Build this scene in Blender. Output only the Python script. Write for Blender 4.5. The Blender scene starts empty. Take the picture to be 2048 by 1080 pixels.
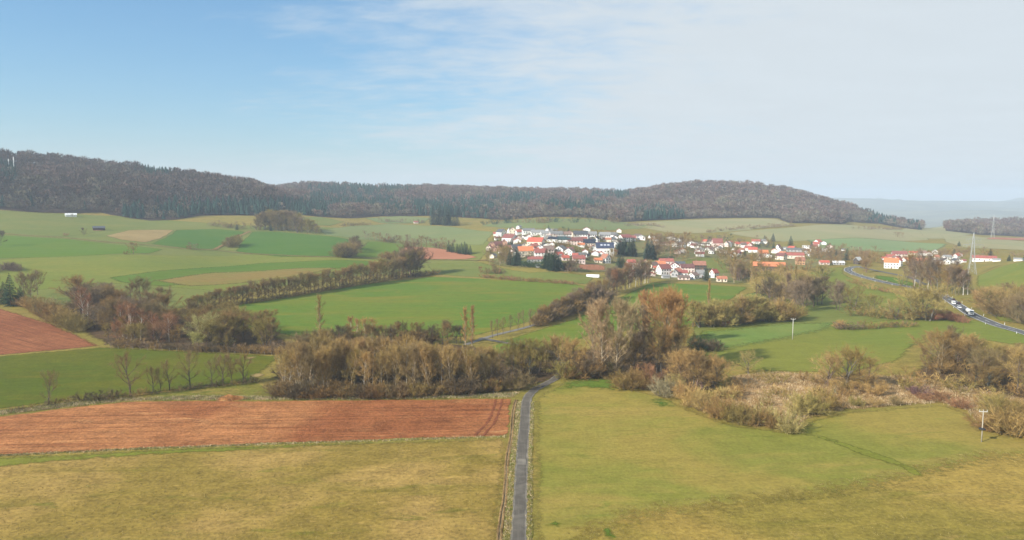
import bpy, math, random
import numpy as np
from mathutils import Vector, Matrix
from mathutils.geometry import delaunay_2d_cdt

SC = bpy.context.scene
COL = SC.collection
R = math.radians

# ------------------------------------------------------------------ camera
CAMZ, FPX, PITCH = 70.0, 1462.0, R(5.47)
cam = bpy.data.cameras.new('camera')
cam.sensor_width = 36.0
cam.lens = FPX * 36.0 / 2048.0
cam.clip_start, cam.clip_end = 1.0, 60000.0
cam_o = bpy.data.objects.new('camera', cam)
COL.objects.link(cam_o)
cam_o.location = (0, 0, CAMZ)
cam_o.rotation_euler = (math.pi / 2 - PITCH, 0, 0)
SC.camera = cam_o

# ------------------------------------------------------------------ light
SUN_EL, SUN_AZ = R(29), R(-122)          # azimuth clockwise from +Y
SUN_DIR = Vector((math.sin(SUN_AZ) * math.cos(SUN_EL), math.cos(SUN_AZ) * math.cos(SUN_EL), math.sin(SUN_EL)))
sl = bpy.data.lights.new('sun', 'SUN')
sl.energy, sl.angle, sl.color = 5.0, R(0.55), (1.0, 0.93, 0.82)
so = bpy.data.objects.new('sun', sl)
COL.objects.link(so)
so.rotation_euler = SUN_DIR.to_track_quat('Z', 'Y').to_euler()

world = bpy.data.worlds.new('World')
SC.world = world
world.use_nodes = True
wt = world.node_tree
wn, wl = wt.nodes, wt.links
bg = wn['Background']
SKY = 0.115
bg.inputs[1].default_value = SKY
sky = wn.new('ShaderNodeTexSky')
sky.sky_type = 'NISHITA'
sky.sun_disc = False
sky.sun_elevation, sky.sun_rotation = SUN_EL, SUN_AZ
sky.altitude, sky.air_density, sky.dust_density, sky.ozone_density = 300, 1.2, 1.0, 10.0
tc = wn.new('ShaderNodeTexCoord')
sep = wn.new('ShaderNodeSeparateXYZ')
wl.new(tc.outputs['Generated'], sep.inputs[0])


def wmath(op, a, b=None, clamp=False):
    n = wn.new('ShaderNodeMath')
    n.operation = op
    n.use_clamp = clamp
    for i, x in enumerate((a, b)):
        if x is None:
            continue
        if isinstance(x, (int, float)):
            n.inputs[i].default_value = x
        else:
            wl.new(x, n.inputs[i])
    return n.outputs[0]


# a sheet of thin high cloud: direction projected on a plane high above
den = wmath('ADD', wmath('MAXIMUM', sep.outputs[2], 0.0), 0.12)
px_ = wmath('DIVIDE', sep.outputs[0], den)
py_ = wmath('DIVIDE', sep.outputs[1], den)
cmb = wn.new('ShaderNodeCombineXYZ')
wl.new(px_, cmb.inputs[0])
wl.new(wmath('MULTIPLY', py_, 1.6), cmb.inputs[1])


def wnoise(scale, detail, rough, dist=0.0):
    n = wn.new('ShaderNodeTexNoise')
    n.inputs['Scale'].default_value = scale
    n.inputs['Detail'].default_value = detail
    n.inputs['Roughness'].default_value = rough
    n.inputs['Distortion'].default_value = dist
    wl.new(cmb.outputs[0], n.inputs['Vector'])
    return n.outputs[0]


big = wnoise(0.9, 3, 0.5)
fine = wnoise(4.5, 6, 0.62, 0.3)
edge = wmath('ADD', wmath('MULTIPLY', sep.outputs[0], 2.3), wmath('MULTIPLY', wmath('SUBTRACT', big, 0.5), 1.5))
edge = wmath('ADD', edge, wmath('MULTIPLY', wmath('SUBTRACT', fine, 0.5), 1.3))
edge = wmath('ADD', edge, 0.56)
ss = wn.new('ShaderNodeMapRange')
ss.interpolation_type = 'SMOOTHSTEP'
wl.new(edge, ss.inputs[0])
ss.inputs[1].default_value, ss.inputs[2].default_value = -0.25, 1.15
ss.inputs[3].default_value, ss.inputs[4].default_value = 0.0, 0.97
mixw = wn.new('ShaderNodeMix')
mixw.data_type = 'RGBA'
# an even thin veil as well: the longer the way through it, the paler
veil = wmath('SUBTRACT', 1.0, wmath('POWER', 2.718, wmath('DIVIDE', -0.05, wmath('MAXIMUM', sep.outputs[2], 0.03))))
clear = wmath('MULTIPLY', wmath('SUBTRACT', 1.0, ss.outputs[0]), wmath('SUBTRACT', 1.0, veil))
wl.new(wmath('SUBTRACT', 1.0, clear), mixw.inputs[0])
tint = wn.new('ShaderNodeMix')
tint.data_type, tint.blend_type = 'RGBA', 'MULTIPLY'
tint.inputs[0].default_value = 1.0
wl.new(sky.outputs[0], tint.inputs[6])
tint.inputs[7].default_value = (0.70, 1.0, 0.92, 1)
wl.new(tint.outputs[2], mixw.inputs[6])
CLOUD = (0.448 / SKY, 0.49 / SKY, 0.52 / SKY, 1)
tex = wnoise(2.2, 6, 0.6, 0.5)
cm = wn.new('ShaderNodeMix')
cm.data_type = 'RGBA'
wl.new(tex, cm.inputs[0])
cm.inputs[6].default_value = tuple(q * 0.955 for q in CLOUD[:3]) + (1,)
cm.inputs[7].default_value = tuple(q * 1.045 for q in CLOUD[:3]) + (1,)
wl.new(cm.outputs[2], mixw.inputs[7])
wl.new(mixw.outputs[2], bg.inputs[0])

vs = SC.view_settings
vs.view_transform, vs.look, vs.gamma, vs.use_curve_mapping = 'Standard', 'None', 1.0, False
vs.exposure = 0.65
SC.render.engine = 'CYCLES'
SC.cycles.use_denoising = True
SC.cycles.max_bounces = 4
SC.cycles.volume_bounces = 0
SC.cycles.transparent_max_bounces = 8


# ------------------------------------------------------------------ basic helpers
def lin(c):
    c = c / 255.0
    return c / 12.92 if c <= 0.04045 else ((c + 0.055) / 1.055) ** 2.4


def alb(r, g, b, k=0.66):
    return (lin(r) * k, lin(g) * k, lin(b) * k, 1.0)


def tag(o, label=None, cat=None, group=None, kind=None):
    if label:
        o['label'] = label
    if cat:
        o['category'] = cat
    if group:
        o['group'] = group
    if kind:
        o['kind'] = kind
    return o


def link(name, data, parent=None, loc=None, rz=0.0, scale=None):
    o = bpy.data.objects.new(name, data)
    COL.objects.link(o)
    if parent is not None:
        o.parent = parent
    if loc is not None:
        o.location = loc
    if rz:
        o.rotation_euler = (0, 0, rz)
    if scale is not None:
        o.scale = scale
    return o


def npmesh(name, V, F, mats, matidx=None, smooth=False, tri=True):
    """fast mesh from numpy arrays; F is (n,3) or (n,4)"""
    V = np.asarray(V, dtype=np.float32)
    F = np.asarray(F, dtype=np.int32)
    me = bpy.data.meshes.new(name)
    k = F.shape[1]
    me.vertices.add(len(V))
    me.vertices.foreach_set('co', V.ravel())
    me.loops.add(F.size)
    me.loops.foreach_set('vertex_index', F.ravel())
    me.polygons.add(len(F))
    me.polygons.foreach_set('loop_start', np.arange(0, F.size, k, dtype=np.int32))
    me.polygons.foreach_set('loop_total', np.full(len(F), k, dtype=np.int32))
    for m in mats:
        me.materials.append(m)
    if matidx is not None:
        me.polygons.foreach_set('material_index', np.asarray(matidx, dtype=np.int32))
    if smooth:
        me.polygons.foreach_set('use_smooth', np.ones(len(F), dtype=bool))
    me.update(calc_edges=True)
    me.validate()
    return me


class MB:
    """collects boxes, tubes and polygons into one mesh"""
    def __init__(s):
        s.v, s.f, s.m = [], [], []

    def add(s, verts, faces, mi=0):
        b = len(s.v)
        s.v += [tuple(v) for v in verts]
        s.f += [tuple(b + i for i in f) for f in faces]
        s.m += [mi] * len(faces)

    def box(s, x0, x1, y0, y1, z0, z1, mi=0):
        s.add([(x0, y0, z0), (x1, y0, z0), (x1, y1, z0), (x0, y1, z0), (x0, y0, z1), (x1, y0, z1), (x1, y1, z1), (x0, y1, z1)],
              [(0, 3, 2, 1), (4, 5, 6, 7), (0, 1, 5, 4), (1, 2, 6, 5), (2, 3, 7, 6), (3, 0, 4, 7)], mi)

    def tube(s, pts, rad, n=5, mi=0, cap=False):
        pts = [Vector(p) for p in pts]
        rings = []
        for i, p in enumerate(pts):
            d = (pts[min(i + 1, len(pts) - 1)] - pts[max(i - 1, 0)])
            d = d.normalized() if d.length > 1e-9 else Vector((0, 0, 1))
            a = d.cross(Vector((0.31, 0.17, 0.93)))
            if a.length < 0.05:
                a = d.cross(Vector((1, 0, 0)))
            a.normalize()
            b = d.cross(a)
            rings.append([p + (a * math.cos(2 * math.pi * k / n) + b * math.sin(2 * math.pi * k / n)) * rad[i] for k in range(n)])
        vs_ = [v for r in rings for v in r]
        fs = []
        for i in range(len(pts) - 1):
            for k in range(n):
                k2 = (k + 1) % n
                fs.append((i * n + k, i * n + k2, (i + 1) * n + k2, (i + 1) * n + k))
        if cap:
            fs.append(tuple(range(n - 1, -1, -1)))
            fs.append(tuple((len(pts) - 1) * n + k for k in range(n)))
        s.add(vs_, fs, mi)

    def mesh(s, name, mats, smooth=False):
        me = bpy.data.meshes.new(name)
        me.from_pydata(s.v, [], s.f)
        for m in mats:
            me.materials.append(m)
        me.polygons.foreach_set('material_index', s.m)
        if smooth:
            me.polygons.foreach_set('use_smooth', [True] * len(s.f))
        me.update()
        return me


# ------------------------------------------------------------------ materials
def new_mat(name):
    m = bpy.data.materials.new(name)
    m.use_nodes = True
    nt = m.node_tree
    return m, nt, nt.nodes, nt.links, nt.nodes['Principled BSDF']


def N(nodes, kind, **kw):
    n = nodes.new(kind)
    for k, v in kw.items():
        setattr(n, k, v)
    return n


def mixrgb(nodes, links, fac, a, b, blend='MIX'):
    n = nodes.new('ShaderNodeMix')
    n.data_type = 'RGBA'
    n.blend_type = blend
    for idx, x in ((0, fac), (6, a), (7, b)):
        if isinstance(x, (int, float)):
            n.inputs[idx].default_value = x
        elif isinstance(x, tuple):
            n.inputs[idx].default_value = x
        else:
            links.new(x, n.inputs[idx])
    return n.outputs[2]


def noise(nodes, links, vec, scale, detail=4, rough=0.55, dist=0.0):
    n = nodes.new('ShaderNodeTexNoise')
    n.inputs['Scale'].default_value = scale
    n.inputs['Detail'].default_value = detail
    n.inputs['Roughness'].default_value = rough
    n.inputs['Distortion'].default_value = dist
    links.new(vec, n.inputs['Vector'])
    return n.outputs[0]


def maprange(nodes, links, x, a, b, c=0.0, d=1.0):
    n = nodes.new('ShaderNodeMapRange')
    n.interpolation_type = 'SMOOTHSTEP'
    links.new(x, n.inputs[0])
    for i, q in enumerate((a, b, c, d)):
        n.inputs[i + 1].default_value = q
    return n.outputs[0]


def mapping(nodes, links, vec, rz=0.0, sc=(1, 1, 1)):
    n = nodes.new('ShaderNodeMapping')
    links.new(vec, n.inputs[0])
    n.inputs[2].default_value = (0, 0, rz)
    n.inputs[3].default_value = sc
    return n.outputs[0]


MUL = {   # reflectance trims, kind by kind
    'dry_meadow': (0.93, 0.84, 0.6), 'dry_tussock_meadow': (0.922, 0.807, 0.651), 'soft_tussock_meadow': (0.922, 0.818, 0.651), 'grazed_meadow': (0.960, 0.819, 0.609), 'ploughed_red_soil': (1.296, 1.213, 0.784), 'ploughed_dark_soil': (1.05, 0.96, 0.78),
    'green_field_near': (0.720, 0.668, 0.238), 'green_field_middle': (0.939, 0.861, 0.392), 'soft_winter_wheat': (0.945, 0.799, 0.323), 'winter_wheat_cool': (0.806, 0.752, 0.293), 'lime_crop': (0.718, 0.646, 0.293), 'pale_pasture': (0.853, 0.781, 0.522),
    'yellow_green_pasture': (0.855, 0.783, 0.447), 'far_grey_pasture': (0.969, 0.883, 0.818), 'soft_fresh_grass': (0.85, 0.82, 0.5), 'verge_grass': (0.9, 0.83, 0.62), 'soft_thin_ochre_crop': (0.9, 0.82, 0.6), 'soft_dry_stubble': (0.92, 0.86, 0.72)}


def field_mat(name, c1, c2, c3, ang=0.0, big=0.018, streak=0.5, stretch=14.0, spk=0.5, c4=None, patch=0.5, bump=0.35, sline=0.12, soft=3.0, dash=0.0, tram=0.0):
    """grass or crop land: broad patches, streaks along the working direction, fine tuft speckle"""
    mu = MUL.get(name, (1.0, 0.92, 0.82))
    c1, c2, c3, c4 = [None if q is None else (q[0] * mu[0], q[1] * mu[1], q[2] * mu[2], 1.0) for q in (c1, c2, c3, c4)]
    m, nt, nd, lk, bs = new_mat(name)
    geo = nd.new('ShaderNodeNewGeometry')
    P_ = geo.outputs['Position']
    flat = mapping(nd, lk, P_, 0.0, (1, 1, 0.0))
    n1 = noise(nd, lk, flat, big, 5, 0.6, 0.6)
    c = mixrgb(nd, lk, maprange(nd, lk, n1, 0.40, 0.60), c1, c2)
    st = mapping(nd, lk, mapping(nd, lk, flat, -ang, (1, 1, 1)), 0.0, (streak / stretch, streak, 1))
    n2 = noise(nd, lk, st, 1.0, 4, 0.62, 0.4)
    c = mixrgb(nd, lk, maprange(nd, lk, n2, 0.5, 0.72, 0.0, patch), c, c3)
    st2 = mapping(nd, lk, mapping(nd, lk, flat, -ang, (1, 1, 1)), 0.0, (0.02, 0.42, 1))
    n2b = noise(nd, lk, st2, 1.0, 3, 0.7, 0.2)
    if c4 is not None:
        n4 = noise(nd, lk, mapping(nd, lk, mapping(nd, lk, flat, -ang, (1, 1, 1)), 0.0, (0.06, 0.2, 1)), 1.0, 5, 0.65, 0.8)
        c = mixrgb(nd, lk, maprange(nd, lk, n4, 0.57, 0.72, 0.0, 0.75), c, c4)
    if dash:                                    # darker tussock dashes and bare slots, drawn out along the mowing
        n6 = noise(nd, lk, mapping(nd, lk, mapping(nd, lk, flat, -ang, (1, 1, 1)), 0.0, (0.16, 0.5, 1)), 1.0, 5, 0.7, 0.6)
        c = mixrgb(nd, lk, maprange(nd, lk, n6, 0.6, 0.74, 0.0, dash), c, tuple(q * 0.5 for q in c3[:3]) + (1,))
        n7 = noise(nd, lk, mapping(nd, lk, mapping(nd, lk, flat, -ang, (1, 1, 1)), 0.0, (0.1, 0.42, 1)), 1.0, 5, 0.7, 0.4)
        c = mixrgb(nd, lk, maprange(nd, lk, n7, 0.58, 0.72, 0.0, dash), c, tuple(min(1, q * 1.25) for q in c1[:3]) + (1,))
    if tram:                                    # tractor tramlines through a sown crop
        wv = nd.new('ShaderNodeTexWave')
        wv.bands_direction = 'Y'
        wv.inputs['Scale'].default_value = 0.02
        wv.inputs['Distortion'].default_value = 0.15
        lk.new(mapping(nd, lk, flat, -ang, (1, 1, 1)), wv.inputs['Vector'])
        c = mixrgb(nd, lk, maprange(nd, lk, wv.outputs[1], 0.93, 0.99, 0.0, tram), c, tuple(q * 0.6 for q in c3[:3]) + (1,))
    n3 = noise(nd, lk, flat, 0.9, 5, 0.7)
    n5 = noise(nd, lk, flat, 0.16, 4, 0.65)
    mul = N(nd, 'ShaderNodeMath', operation='MULTIPLY_ADD')
    lk.new(maprange(nd, lk, n3, 0.25, 0.75, -spk, spk), mul.inputs[0])
    mul.inputs[1].default_value = 0.7
    add5 = N(nd, 'ShaderNodeMath', operation='ADD')
    lk.new(maprange(nd, lk, n5, 0.3, 0.7, 1 - spk * 0.35, 1 + spk * 0.35), add5.inputs[0])
    lk.new(maprange(nd, lk, n2b, 0.3, 0.7, -sline * 0.4, sline * 0.4), add5.inputs[1])
    lk.new(add5.outputs[0], mul.inputs[2])
    hs = N(nd, 'ShaderNodeHueSaturation')
    lk.new(c, hs.inputs['Color'])
    lk.new(mul.outputs[0], hs.inputs['Value'])
    lk.new(hs.outputs[0], bs.inputs['Base Color'])
    bs.inputs['Roughness'].default_value = 0.95
    bs.inputs['Specular IOR Level'].default_value = 0.08
    if bump:
        bp = nd.new('ShaderNodeBump')
        bp.inputs['Strength'].default_value = bump
        bp.inputs['Distance'].default_value = 0.5
        ad = N(nd, 'ShaderNodeMath', operation='ADD')
        lk.new(n3, ad.inputs[0])
        lk.new(n2, ad.inputs[1])
        lk.new(ad.outputs[0], bp.inputs['Height'])
        lk.new(bp.outputs[0], bs.inputs['Normal'])
    if soft:                                    # thins out raggedly over the last few metres to the edge
        at = N(nd, 'ShaderNodeAttribute', attribute_name='edge')
        ns = noise(nd, lk, flat, 0.35, 5, 0.7)
        ml = N(nd, 'ShaderNodeMath', operation='MULTIPLY')
        lk.new(at.outputs['Fac'], ml.inputs[0])
        ml.inputs[1].default_value = 1.0 / soft
        ad = N(nd, 'ShaderNodeMath', operation='ADD')
        lk.new(ml.outputs[0], ad.inputs[0])
        lk.new(maprange(nd, lk, ns, 0.25, 0.75, -0.45, 0.35), ad.inputs[1])
        tb = nd.new('ShaderNodeBsdfTransparent')
        mx = nd.new('ShaderNodeMixShader')
        lk.new(maprange(nd, lk, ad.outputs[0], 0.0, 0.9), mx.inputs[0])
        m['soft'] = soft
        lk.new(tb.outputs[0], mx.inputs[1])
        lk.new(bs.outputs[0], mx.inputs[2])
        lk.new(mx.outputs[0], [q for q in nd if q.type == 'OUTPUT_MATERIAL'][0].inputs['Surface'])
    return m


def plain_mat(name, c, var=0.15, scale=1.5, rough=0.85, metal=0.0, spec=0.3, bump=0.0):
    m, nt, nd, lk, bs = new_mat(name)
    geo = nd.new('ShaderNodeTexCoord')
    n1 = noise(nd, lk, geo.outputs['Object'], scale, 4, 0.6)
    hs = N(nd, 'ShaderNodeHueSaturation')
    hs.inputs['Color'].default_value = c
    lk.new(maprange(nd, lk, n1, 0.25, 0.75, 1 - var, 1 + var), hs.inputs['Value'])
    lk.new(hs.outputs[0], bs.inputs['Base Color'])
    bs.inputs['Roughness'].default_value = rough
    bs.inputs['Metallic'].default_value = metal
    bs.inputs['Specular IOR Level'].default_value = spec
    if bump:
        bp = nd.new('ShaderNodeBump')
        bp.inputs['Strength'].default_value = bump
        lk.new(n1, bp.inputs['Height'])
        lk.new(bp.outputs[0], bs.inputs['Normal'])
    return m


def tint_mat(name, var=0.3, scale=0.8, base=(1, 1, 1, 1), attr=None, translucent=0.0):
    """colour comes from each object's own colour (or a colour attribute), varied from twig to twig"""
    m, nt, nd, lk, bs = new_mat(name)
    if attr:
        at = N(nd, 'ShaderNodeAttribute', attribute_name=attr)
        src = at.outputs['Color']
        vec = nd.new('ShaderNodeNewGeometry').outputs['Position']
    else:
        oi = nd.new('ShaderNodeObjectInfo')
        src = oi.outputs['Color']
        vec = nd.new('ShaderNodeTexCoord').outputs['Object']
    n1 = noise(nd, lk, vec, scale, 3, 0.6)
    c = mixrgb(nd, lk, 1.0, src, base, 'MULTIPLY')
    hs = N(nd, 'ShaderNodeHueSaturation')
    lk.new(c, hs.inputs['Color'])
    lk.new(maprange(nd, lk, n1, 0.25, 0.75, 1 - var, 1 + var), hs.inputs['Value'])
    lk.new(hs.outputs[0], bs.inputs['Base Color'])
    bs.inputs['Roughness'].default_value = 0.9
    bs.inputs['Specular IOR Level'].default_value = 0.1
    return m


# ------------------------------------------------------------------ terrain
def pchip(x, y, xq):
    x, y, xq = np.asarray(x, float), np.asarray(y, float), np.asarray(xq, float)
    h = np.diff(x)
    d = np.diff(y) / h
    m = np.zeros_like(y)
    for i in range(1, len(x) - 1):
        if d[i - 1] * d[i] > 0:
            w1, w2 = 2 * h[i] + h[i - 1], h[i] + 2 * h[i - 1]
            m[i] = (w1 + w2) / (w1 / d[i - 1] + w2 / d[i])
    m[0], m[-1] = d[0], d[-1]
    q = np.clip(xq, x[0], x[-1])
    i = np.clip(np.searchsorted(x, q) - 1, 0, len(x) - 2)
    t = (q - x[i]) / h[i]
    return ((1 + 2 * t) * (1 - t) ** 2 * y[i] + t * (1 - t) ** 2 * h[i] * m[i] + t * t * (3 - 2 * t) * y[i + 1] + t * t * (t - 1) * h[i] * m[i + 1])


def zv(Y, v):
    """height of the point seen at picture row v when it lies Y metres ahead"""
    ty = math.cos(PITCH) + (540 - v) / FPX * math.sin(PITCH)
    tz = -math.sin(PITCH) + (540 - v) / FPX * math.cos(PITCH)
    return CAMZ + tz / ty * Y


# for each picture column: (distance ahead, row it is seen in) and (distance, height) for crests
PROF = {
    -260: [(330, 'z', 0), (440, 'z', 5), (600, 'z', 14), (850, 'z', 30), (1130, 'z', 62), (1450, 'z', 152), (2500, 'z', 120), (9500, 'z', 60)],
    0: [(330, 'z', 0), (442, 615), (500, 592), (750, 500), (880, 470), (1100, 422), (1200, 'z', 74), (1450, 'z', 146), (1700, 'z', 138), (2500, 'z', 110), (9500, 'z', 60)],
    250: [(330, 'z', 0), (440, 627), (560, 570), (750, 505), (900, 475), (1050, 450), (1150, 437), (1270, 'z', 68), (1500, 'z', 126), (1800, 'z', 112), (2500, 'z', 95), (9500, 'z', 60)],
    500: [(455, 'z', 0.3), (500, 600), (680, 540), (850, 500), (1050, 465), (1200, 440), (1280, 428), (1620, 'z', 94), (1900, 'z', 84), (2500, 'z', 100), (9500, 'z', 60)],
    650: [(470, 'z', 0), (600, 565), (700, 535), (850, 500), (1050, 468), (1300, 440), (1400, 431), (1800, 'z', 66), (2300, 'z', 104), (3000, 'z', 95), (9500, 'z', 60)],
    800: [(470, 'z', 0), (640, 'z', 0), (690, 545), (800, 520), (980, 490), (1300, 452), (1450, 434), (1850, 'z', 62), (2350, 'z', 99), (3000, 'z', 92), (9500, 'z', 60)],
    1000: [(470, 'z', 0), (620, 563), (700, 540), (780, 515), (950, 475), (1100, 462), (1400, 442), (1500, 435), (1900, 'z', 60), (2400, 'z', 92), (3000, 'z', 85), (9500, 'z', 60)],
    1100: [(500, 'z', 0), (620, 561), (665, 541), (740, 515), (930, 460), (1100, 452), (1300, 441), (1450, 432), (1900, 'z', 60), (2400, 'z', 87), (3000, 'z', 80), (9500, 'z', 60)],
    1250: [(500, 'z', 0), (600, 571), (700, 545), (760, 525), (900, 490), (1000, 473), (1150, 462), (1400, 443), (1500, 437), (1900, 'z', 58), (2300, 'z', 83), (3000, 'z', 78), (9500, 'z', 60)],
    1400: [(510, 'z', 0.1), (640, 560), (730, 540), (820, 515), (900, 500), (1000, 488), (1200, 470), (1500, 443), (1600, 437), (1900, 'z', 66), (2200, 'z', 108), (3000, 'z', 70), (9500, 'z', 60)],
    1550: [(409, 'z', 0), (600, 572), (720, 542), (850, 517), (950, 502), (1200, 475), (1550, 445), (1650, 439), (1900, 'z', 58), (2150, 'z', 92), (3000, 'z', 50), (9500, 'z', 60)],
    1700: [(409, 'z', 0), (500, 'z', 0.5), (680, 'z', 0.2), (840, 'z', 1), (960, 505), (1200, 478), (1600, 452), (1700, 448), (2150, 'z', 37), (3000, 'z', -10), (5500, 'z', -20), (7600, 'z', 66), (9500, 'z', 60)],
    1830: [(430, 'z', 0.8), (560, 'z', 1), (730, 'z', 0), (850, 'z', 0.2), (1100, 498), (1500, 470), (1750, 458), (1950, 'z', -4), (3000, 'z', -42), (3600, 'z', -40), (4500, 'z', -28), (5500, 'z', -20), (7600, 'z', 62), (9500, 'z', 60)],
    1950: [(390, 'z', 0), (450, 'z', 0.8), (560, 578), (690, 547), (740, 534), (900, 510), (1200, 487), (1600, 470), (1800, 465), (2600, 'z', -13), (3500, 'z', -40), (4500, 'z', -16), (5500, 'z', -20), (7600, 'z', 64), (9500, 'z', 60)],
    2060: [(390, 'z', 0), (430, 'z', 1.2), (520, 'z', 6), (620, 535), (680, 524), (760, 'z', 8), (1000, 'z', 0), (1300, 485), (1700, 475), (1850, 473), (2600, 'z', -4), (3500, 'z', -30), (5500, 'z', -10), (7600, 'z', 66), (9500, 'z', 70)],
    2350: [(390, 'z', 0.5), (520, 'z', 8), (680, 'z', 15), (1000, 'z', 10), (1700, 'z', -5), (2600, 'z', 15), (4000, 'z', 0), (9500, 'z', 70)],
}
A_IN = np.arange(-43.0, 43.01, 0.25)
A_ALL = np.radians(np.concatenate([np.arange(-180, -43.5, 3.0), A_IN, np.arange(46.0, 180.1, 3.0)]))
A_ALL[0], A_ALL[-1] = -math.pi, math.pi
R_ALL = np.exp(np.linspace(math.log(12.0), math.log(9400.0), 430))
_us = sorted(PROF)
_ph = np.array([math.atan((u - 1024) / FPX) for u in _us])
_tab = []
for u, ph in zip(_us, _ph):
    pts = [(10.0, 0.0), (250.0, 0.0)]
    for e in PROF[u]:
        pts.append((e[0], e[2] if e[1] == 'z' else zv(*e)))
    rr = np.array([p[0] for p in pts]) / math.cos(ph)
    rr[0] = 10.0
    _tab.append(pchip(np.log(rr), [p[1] for p in pts], np.log(R_ALL)))
_tab = np.array(_tab)                               # columns x R
ZT = np.zeros((len(A_ALL), len(R_ALL)))
_aq = np.clip(A_ALL, _ph[0], _ph[-1])
for j in range(len(R_ALL)):
    ZT[:, j] = pchip(_ph, _tab[:, j], _aq)
_back = np.clip((np.abs(A_ALL) - R(60)) / R(70), 0, 1)[:, None]
_mean = np.minimum(_tab.mean(axis=0), 70)[None, :]
ZT = ZT * (1 - _back) + _mean * _back
XX = R_ALL[None, :] * np.sin(A_ALL)[:, None]
YY = R_ALL[None, :] * np.cos(A_ALL)[:, None]


def undul(x, y):
    return (np.sin(x / 61 + 1.3 * np.sin(y / 97)) * np.cos(y / 53 + np.sin(x / 131)) * 0.5 +
            np.sin(x / 23.0 + 2 + np.sin(y / 41)) * np.sin(y / 29.0 + 1) * 0.16)


ZT += undul(XX, YY) * np.clip((R_ALL[None, :] - 260) / 400, 0, 1) * (1 + np.clip(R_ALL[None, :] - 1200, 0, 3000) / 500)
ZT += undul(XX * 3.1, YY * 3.1) * 0.12
_top = ZT[:, R_ALL > 1200].max(axis=1)[:, None]
_hill = np.clip((ZT - 45) / 30, 0, 1) * np.clip((_top * 0.9 - ZT) / 22, 0, 1) * (YY > 900)
ZT += _hill * (11 * np.sin(XX / 92 + 1.1 * np.sin(YY / 140)) * np.sin(YY / 118 + 0.6) + 5 * np.sin(XX / 41 + YY / 70))
ZT += 16 * np.exp(-(((XX + 800) / 170) ** 2 + ((YY - 1240) / 70) ** 2))
ZT += np.clip((R_ALL[None, :] - 3600) / 1500, 0, 1) * (14 * np.sin(XX / 480 + 1.0) + 9 * np.sin(XX / 210 + YY / 700)) * (YY > 0)
LR0, LRD = math.log(R_ALL[0]), (math.log(R_ALL[-1]) - math.log(R_ALL[0])) / (len(R_ALL) - 1)


def Hn(x, y):
    x, y = np.asarray(x, float), np.asarray(y, float)
    r = np.maximum(np.hypot(x, y), R_ALL[0])
    a = np.arctan2(x, y)
    j = np.clip((np.log(r) - LR0) / LRD, 0, len(R_ALL) - 1.0001)
    j0 = j.astype(int)
    i0 = np.clip(np.searchsorted(A_ALL, a) - 1, 0, len(A_ALL) - 2)
    ti = (a - A_ALL[i0]) / (A_ALL[i0 + 1] - A_ALL[i0])
    tj = (r - R_ALL[j0]) / (R_ALL[j0 + 1] - R_ALL[j0])
    return ((ZT[i0, j0] * (1 - tj) + ZT[i0, j0 + 1] * tj) * (1 - ti) + (ZT[i0 + 1, j0] * (1 - tj) + ZT[i0 + 1, j0 + 1] * tj) * ti)


def H(x, y):
    return float(Hn(np.array([x]), np.array([y]))[0])


_TS = np.exp(np.linspace(math.log(70.0), math.log(9300.0), 2600))


def ray(u, v):
    a, b = (u - 1024) / FPX, (540 - v) / FPX
    return np.array([a, math.cos(PITCH) + b * math.sin(PITCH), -math.sin(PITCH) + b * math.cos(PITCH)])


def P(u, v):
    """point of the ground that the camera sees at pixel (u, v)"""
    d = ray(u, v)
    x, y, z = d[0] * _TS, d[1] * _TS, CAMZ + d[2] * _TS
    g = z - Hn(x, y)
    k = np.argmax(g < 0)
    if g[k] >= 0:
        k = len(_TS) - 1
    if k > 0:
        t0, t1, g0, g1 = _TS[k - 1], _TS[k], g[k - 1], g[k]
        t = t0 + (t1 - t0) * g0 / (g0 - g1) if g0 != g1 else t1
    else:
        t = _TS[0]
    X, Y = d[0] * t, d[1] * t
    return Vector((X, Y, H(X, Y)))


def depth(p):
    return p.y * math.cos(PITCH) + (CAMZ - p.z) * math.sin(PITCH)


def proj(x, y, z):
    dp = y * math.cos(PITCH) + (CAMZ - z) * math.sin(PITCH)
    up = y * math.sin(PITCH) - (CAMZ - z) * math.cos(PITCH)
    return 1024 + FPX * x / dp, 540 - FPX * up / dp


def build_ground(mat):
    nA, nR = ZT.shape
    V = np.stack([XX, YY, ZT], axis=-1).reshape(-1, 3)
    i, j = np.meshgrid(np.arange(nA - 1), np.arange(nR - 1), indexing='ij')
    a = (i * nR + j).ravel()
    F = np.stack([a, a + nR, a + nR + 1, a + 1], axis=-1)
    V[::nR, :2] *= 0.001                       # the innermost ring closes under the camera
    o = link('ground', npmesh('ground', V, F, [mat], smooth=True))
    return tag(o, 'dry olive meadow land stretching from the drone to the hills', kind='structure')


def in_poly(px, py, poly):
    ins = np.zeros(px.shape, bool)
    n = len(poly)
    for i in range(n):
        x0, y0 = poly[i]
        x1, y1 = poly[(i + 1) % n]
        c = ((y0 > py) != (y1 > py))
        with np.errstate(divide='ignore', invalid='ignore'):
            xi = (x1 - x0) * (py - y0) / (y1 - y0) + x0
        ins ^= c & (px < xi)
    return ins


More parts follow.
